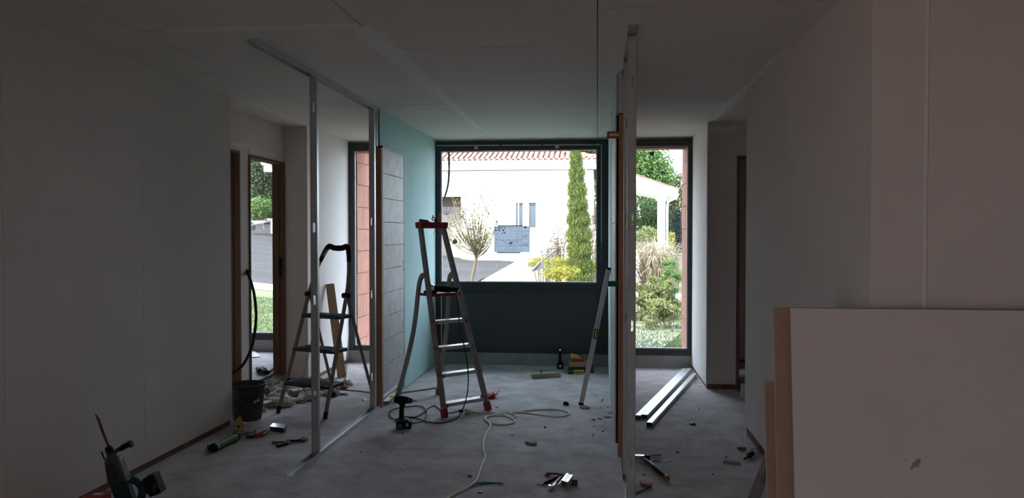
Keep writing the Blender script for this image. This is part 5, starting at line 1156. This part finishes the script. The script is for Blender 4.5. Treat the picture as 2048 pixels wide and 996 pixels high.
o.matrix_basis = root_matrix(t).inverted() @ Matrix(((rd_.x, rs_.x, rn_.x, og.x), (rd_.y, rs_.y, rn_.y, og.y), (rd_.z, rs_.z, rn_.z, og.z), (0, 0, 0, 1)))
pb_ = onz(1489, 793); t = thing('plaster_block', 'small pale block standing at the foot of the dark end wall', 'block', pb_, TH)
MB().box(-.03, .03, -.02, .02, 0, .12).build('block_body', M['board'], t, world=False, bevel=.003)
MB().box(-.02, .0, -.0205, -.02, .05, .09).build('block_mark', M['compound'], t, world=False)

# ---- hoses by the left doors
t = thing('black_hose', 'thick black hose curving out of the pier between the two left doors', 'hose', onx(494, 548, -3.13))
hpt = [onx(494, 544, -3.145), onx(497, 550, -3.10), onx(507, 582, -3.04), onx(512, 625, -3.02), onx(510, 660, -3.03), onx(504, 692, -3.06), onx(493, 718, -3.09), onx(480, 736, -3.12), onx(462, 748, -3.16)]
MB().tube(spline(hpt, 6), .013, 9).build('hose_tube', M['rubber'], t, smooth=True)
MB().cyl(hpt[0] + Vector((-.01, 0, .01)), hpt[0] + Vector((.02, 0, -.012)), .02).build('hose_collar', M['rubber'], t, smooth=True)
for i, (pth, lab) in enumerate(((((520, 738), (528, 743), (540, 745), (553, 735), (575, 715)), 'upper black conduit end on the floor of the left room'), (((500, 767), (520, 764), (537, 755), (553, 742), (578, 720)), 'lower black conduit sweeping across the left room floor'))):
    t = thing('floor_conduit', lab, 'conduit', onz(*pth[1]), group='black conduits in the left room')
    MB().tube(spline([onz(x, y, .03 + .012*((k + i) % 2)) for k, (x, y) in enumerate(pth)], 6), .026, 9).build('conduit_tube', M['rubber'], t, smooth=True)
    if i == 0:
        for x, y in ((515, 737), (526, 736)): MB().cyl(onz(x, y, .02), onz(x + 4, y + 4, .05), .022).build('conduit_mouth', M['rubber'], t, smooth=True)
t = thing('white_sheet', 'flat white framed sheet on the floor of the left room', 'sheet', onz(510, 712))
MB().prism([onz(496, 716), onz(521, 714.5), onz(509, 704), onz(490, 704)], (0, 0, .012)).build('sheet_board', M['white'], t)
MB().prism([onz(500, 714.5, .0122), onz(516, 713.5, .0122), onz(507, 706, .0122), onz(496, 706, .0122)], (0, 0, .001)).build('sheet_inset', M['card'], t)

# ---- rubble heap by the left door: every lump its own thing
def chunk(name, label, p, s_, m, seed, group, flat=.5, rz=None):
    rr = random.Random(seed); n = 7; t = thing(name, label, 'rubble', p, rr.uniform(0, 6.28) if rz is None else rz, group=group) if False else None
    vs = []
    for lvl, (zz, k) in enumerate(((0, 1.0), (.55, 1.05), (1.0, .72))):
        for i in range(n):
            a = 2*PI*i/n + rr.uniform(-.25, .25); r_ = s_ * k * rr.uniform(.65, 1.1); vs.append((r_*math.cos(a), r_*math.sin(a)*.75, s_*flat*zz*rr.uniform(.75, 1.15) if zz else 0))
    fs = [tuple(range(n-1, -1, -1)), tuple(range(2*n, 3*n))]
    for l in range(2):
        for i in range(n): a = l*n + i; b_ = l*n + (i+1) % n; fs.append((a, b_, b_ + n, a + n))
    o = MB().add(vs, fs).build(name, M[m]); o.location = p; o.rotation_euler = (rr.uniform(-.2, .2)*flat, rr.uniform(-.2, .2)*flat, rr.uniform(0, 6.28)); return tag(o, label, 'rubble', group)
big = [((463+70, 812), .10, 'rubblewhite', .42, 'large white plaster slab at the near left of the rubble heap'), ((530, 790), .13, 'rubblebrown', .8, 'big brown masonry lump at the back of the rubble heap behind the bucket'),
       ((526, 822), .05, 'rubble', .7, 'small round grey lump under the large white slab'), ((580, 778), .17, 'rubble', .35, 'long grey plaster slab lying across the rubble under the ladder tread'),
       ((545, 772), .11, 'rubble', .7, 'broken grey block beside the door lining foot'), ((612, 778), .10, 'rubble', .9, 'upright grey lump in the rubble under the ladder'), ((596, 792), .07, 'rubblebrown', .7, 'brown brick fragment in the middle of the rubble heap')]
for i, (pq, s_, m_, fl_, lab) in enumerate(big): chunk('rubble_lump', lab, onz(*pq), s_, m_, 300 + i, 'large rubble lumps', fl_)
rr = random.Random(99); k = 0
while k < 95:
    px = rr.uniform(478, 705); py = rr.uniform(752, 815)
    lo = 818 - max(0, px - 560)*.25; hi = 752 + max(0, px - 600)*.20
    if not hi < py < lo or (px < 515 and py > 770): continue
    p = onz(px, py)
    if p.x < -3.12 and p.y > 7.42 or p.x < -3.0 and p.y < 6.2: continue
    hgt = .05 * max(0, 1 - abs(px - 600)/90) * rr.random()
    chunk('rubble_piece', 'small broken plaster piece in the rubble heap by the left door', p + ZUP*hgt*.5, rr.uniform(.03, .088), rr.choice(['rubble', 'rubble', 'rubble', 'rubblewhite', 'rubblebrown']), 400 + k, 'broken plaster pieces in the rubble heap', rr.uniform(.35, .8)); k += 1
# black plastic scrap and red clip beyond the second stud
t = chunk('black_scrap', 'flat black plastic scrap right of the rubble heap', onz(687, 789), .06, 'black', 701, None, .18); t['category'] = 'scrap'
t = chunk('red_clip', 'thin red plastic clip on the floor by the second left stud', onz(728, 800), .035, 'redbright', 702, None, .2); t['category'] = 'clip'
t = thing('thin_rod', 'thin dark rod lying on the floor behind the low step ladder', 'rod', onz(705, 781))
MB().tube([onz(668, 777, .006), onz(742, 785, .006)], .005, 6).build('rod_bar', M['rubber'], t)
t = thing('level_offcut', 'short shiny profile offcut with yellow label beside the pocket door housing', 'metal offcut', onz(780, 790))
MB().bar(onz(772, 803, .032), onz(789, 788, .032), .05, .006, (1, 0, 0)).build('offcut_bar', M['galv'], t); MB().bar(onz(782, 794, .037), onz(788, 789, .037), .04, .004, (1, 0, 0)).build('yellow_label', M['yellow'], t)

# ---- scattered scraps on the centre floor
scr = [((1131, 810), .026, 'black', 1.2, 'small black plastic block on the floor left of the spirit level foot', 'scrap'), ((1170, 816), .06, 'oldwood', .25, 'crumpled grey green paper at the foot of the spirit level', 'paper'),
       ((1063, 888), .055, 'oldwood', .3, 'flat grey wooden sliver in the middle of the floor', 'wood sliver'), ((1090, 856), .012, 'rust', 1.2, 'tiny rusty metal plug on the floor near the cord loop', 'scrap'),
       ((1385, 849), .035, 'greentape', .5, 'dark green plastic scrap on the right bay floor', 'scrap'), ((1187, 840), .02, 'rubblebrown', .4, 'small dark scrap below the crumpled paper', 'scrap'),
       ((1200, 838), .03, 'rubblebrown', .2, 'thin dark shaving near the right partition foot', 'scrap'), ((940, 953), .015, 'dirtyblack', .6, 'small dark crumb left of the cream cord near the front', 'scrap'),
       ((960, 985), .016, 'rust', .4, 'small rusty scrap below the green webbing', 'scrap'), ((1452, 915), .008, 'black', 1, 'tiny black bead above the pale batten', 'scrap'), ((1082, 745), .012, 'black', 2.0, 'small black cap standing behind the wooden offcut', 'scrap'),
       ((806, 868), .010, 'black', .8, 'tiny black crumb in front of the cordless drill', 'scrap'), ((1221, 826), .03, 'compound_', .7, 'broken plaster crumb at the foot of the green right wall', 'rubble'), ((1215, 835), .04, 'rubblebrown', .2, 'dark flat scrap at the foot of the green right wall', 'scrap')]
M['compound_'] = M['compound']
for i, (pq, s_, m_, fl_, lab, cat) in enumerate(scr):
    o = chunk('floor_scrap', lab, onz(*pq), s_, m_, 800 + i, 'scraps on the floor', fl_); o['category'] = cat
rr = random.Random(31)
for i in range(26):
    px, py = rr.choice([(rr.uniform(920, 1200), rr.uniform(745, 985)), (rr.uniform(1275, 1480), rr.uniform(745, 980)), (rr.uniform(640, 780), rr.uniform(800, 990)), (rr.uniform(1185, 1225), rr.uniform(760, 880))])
    chunk('debris_crumb', 'tiny dark crumb of debris scattered on the screed floor', onz(px, py), rr.uniform(.006, .016), rr.choice(['rubblebrown', 'dirtyblack', 'oldwood', 'rubble']), 900 + i, 'tiny crumbs scattered on the floor', rr.uniform(.2, .7))
for i, (px, py) in enumerate(((1020, 917), (990, 918), (1180, 908), (1205, 944), (1382, 868), (1365, 977), (1310, 985), (1055, 941), (1022, 985))):
    chunk('metal_chip', 'tiny bright metal chip on the screed floor, glint painted white', onz(px, py), .010, 'white', 960 + i, 'bright metal chips on the floor', .3)  # plain white colour stands in for the glint of bare metal
# shavings in the right bay and dust crumbs too small to count
mb = MB(); rr = random.Random(44)
for _ in range(420):
    px, py = (rr.uniform(1275, 1495), rr.uniform(742, 900)) if rr.random() < .6 else (rr.uniform(640, 1230), rr.uniform(735, 990))
    p = onz(px, py)
    if p.y > 8.75: continue
    a = rr.uniform(0, PI); l = rr.choice((.002, .003, .004, .006, .012)); d = Vector((math.cos(a), math.sin(a), 0)); mb.bar(p - d*l + ZUP*.001, p + d*l + ZUP*.0015, .002, .0015, (d.y, -d.x, 0))
o = mb.build('floor_shavings', M['rubblebrown']); tag(o, 'fine brown shavings and dust strewn over the screed floor', 'debris', kind='stuff')
# mortar lumps along the foot of the boards
for (x0, y0, x1, y1, n, lab) in ((1.05, 7.7, 1.05, 8.7, 8, 'crumbs of mortar along the foot of the right bay wall'), (.10, 5.6, .12, 8.6, 4, 'crumbs of plaster along the foot of the right partition')):
    mb = MB()
    for i in range(n * 3):
        t_ = rr.random(); s_ = rr.uniform(.004, .010); mb.M = Matrix.Translation((x0 + (x1 - x0)*t_ - .01 - rr.random()**2*.12, y0 + (y1 - y0)*t_, 0)) @ Matrix.Rotation(rr.uniform(0, 6), 4, 'Z'); mb.box(-s_, s_, -s_*.6, s_*.6, 0, s_*.6)
    tag(mb.build('mortar_crumbs', M['rubble']), lab, 'debris', kind='stuff')
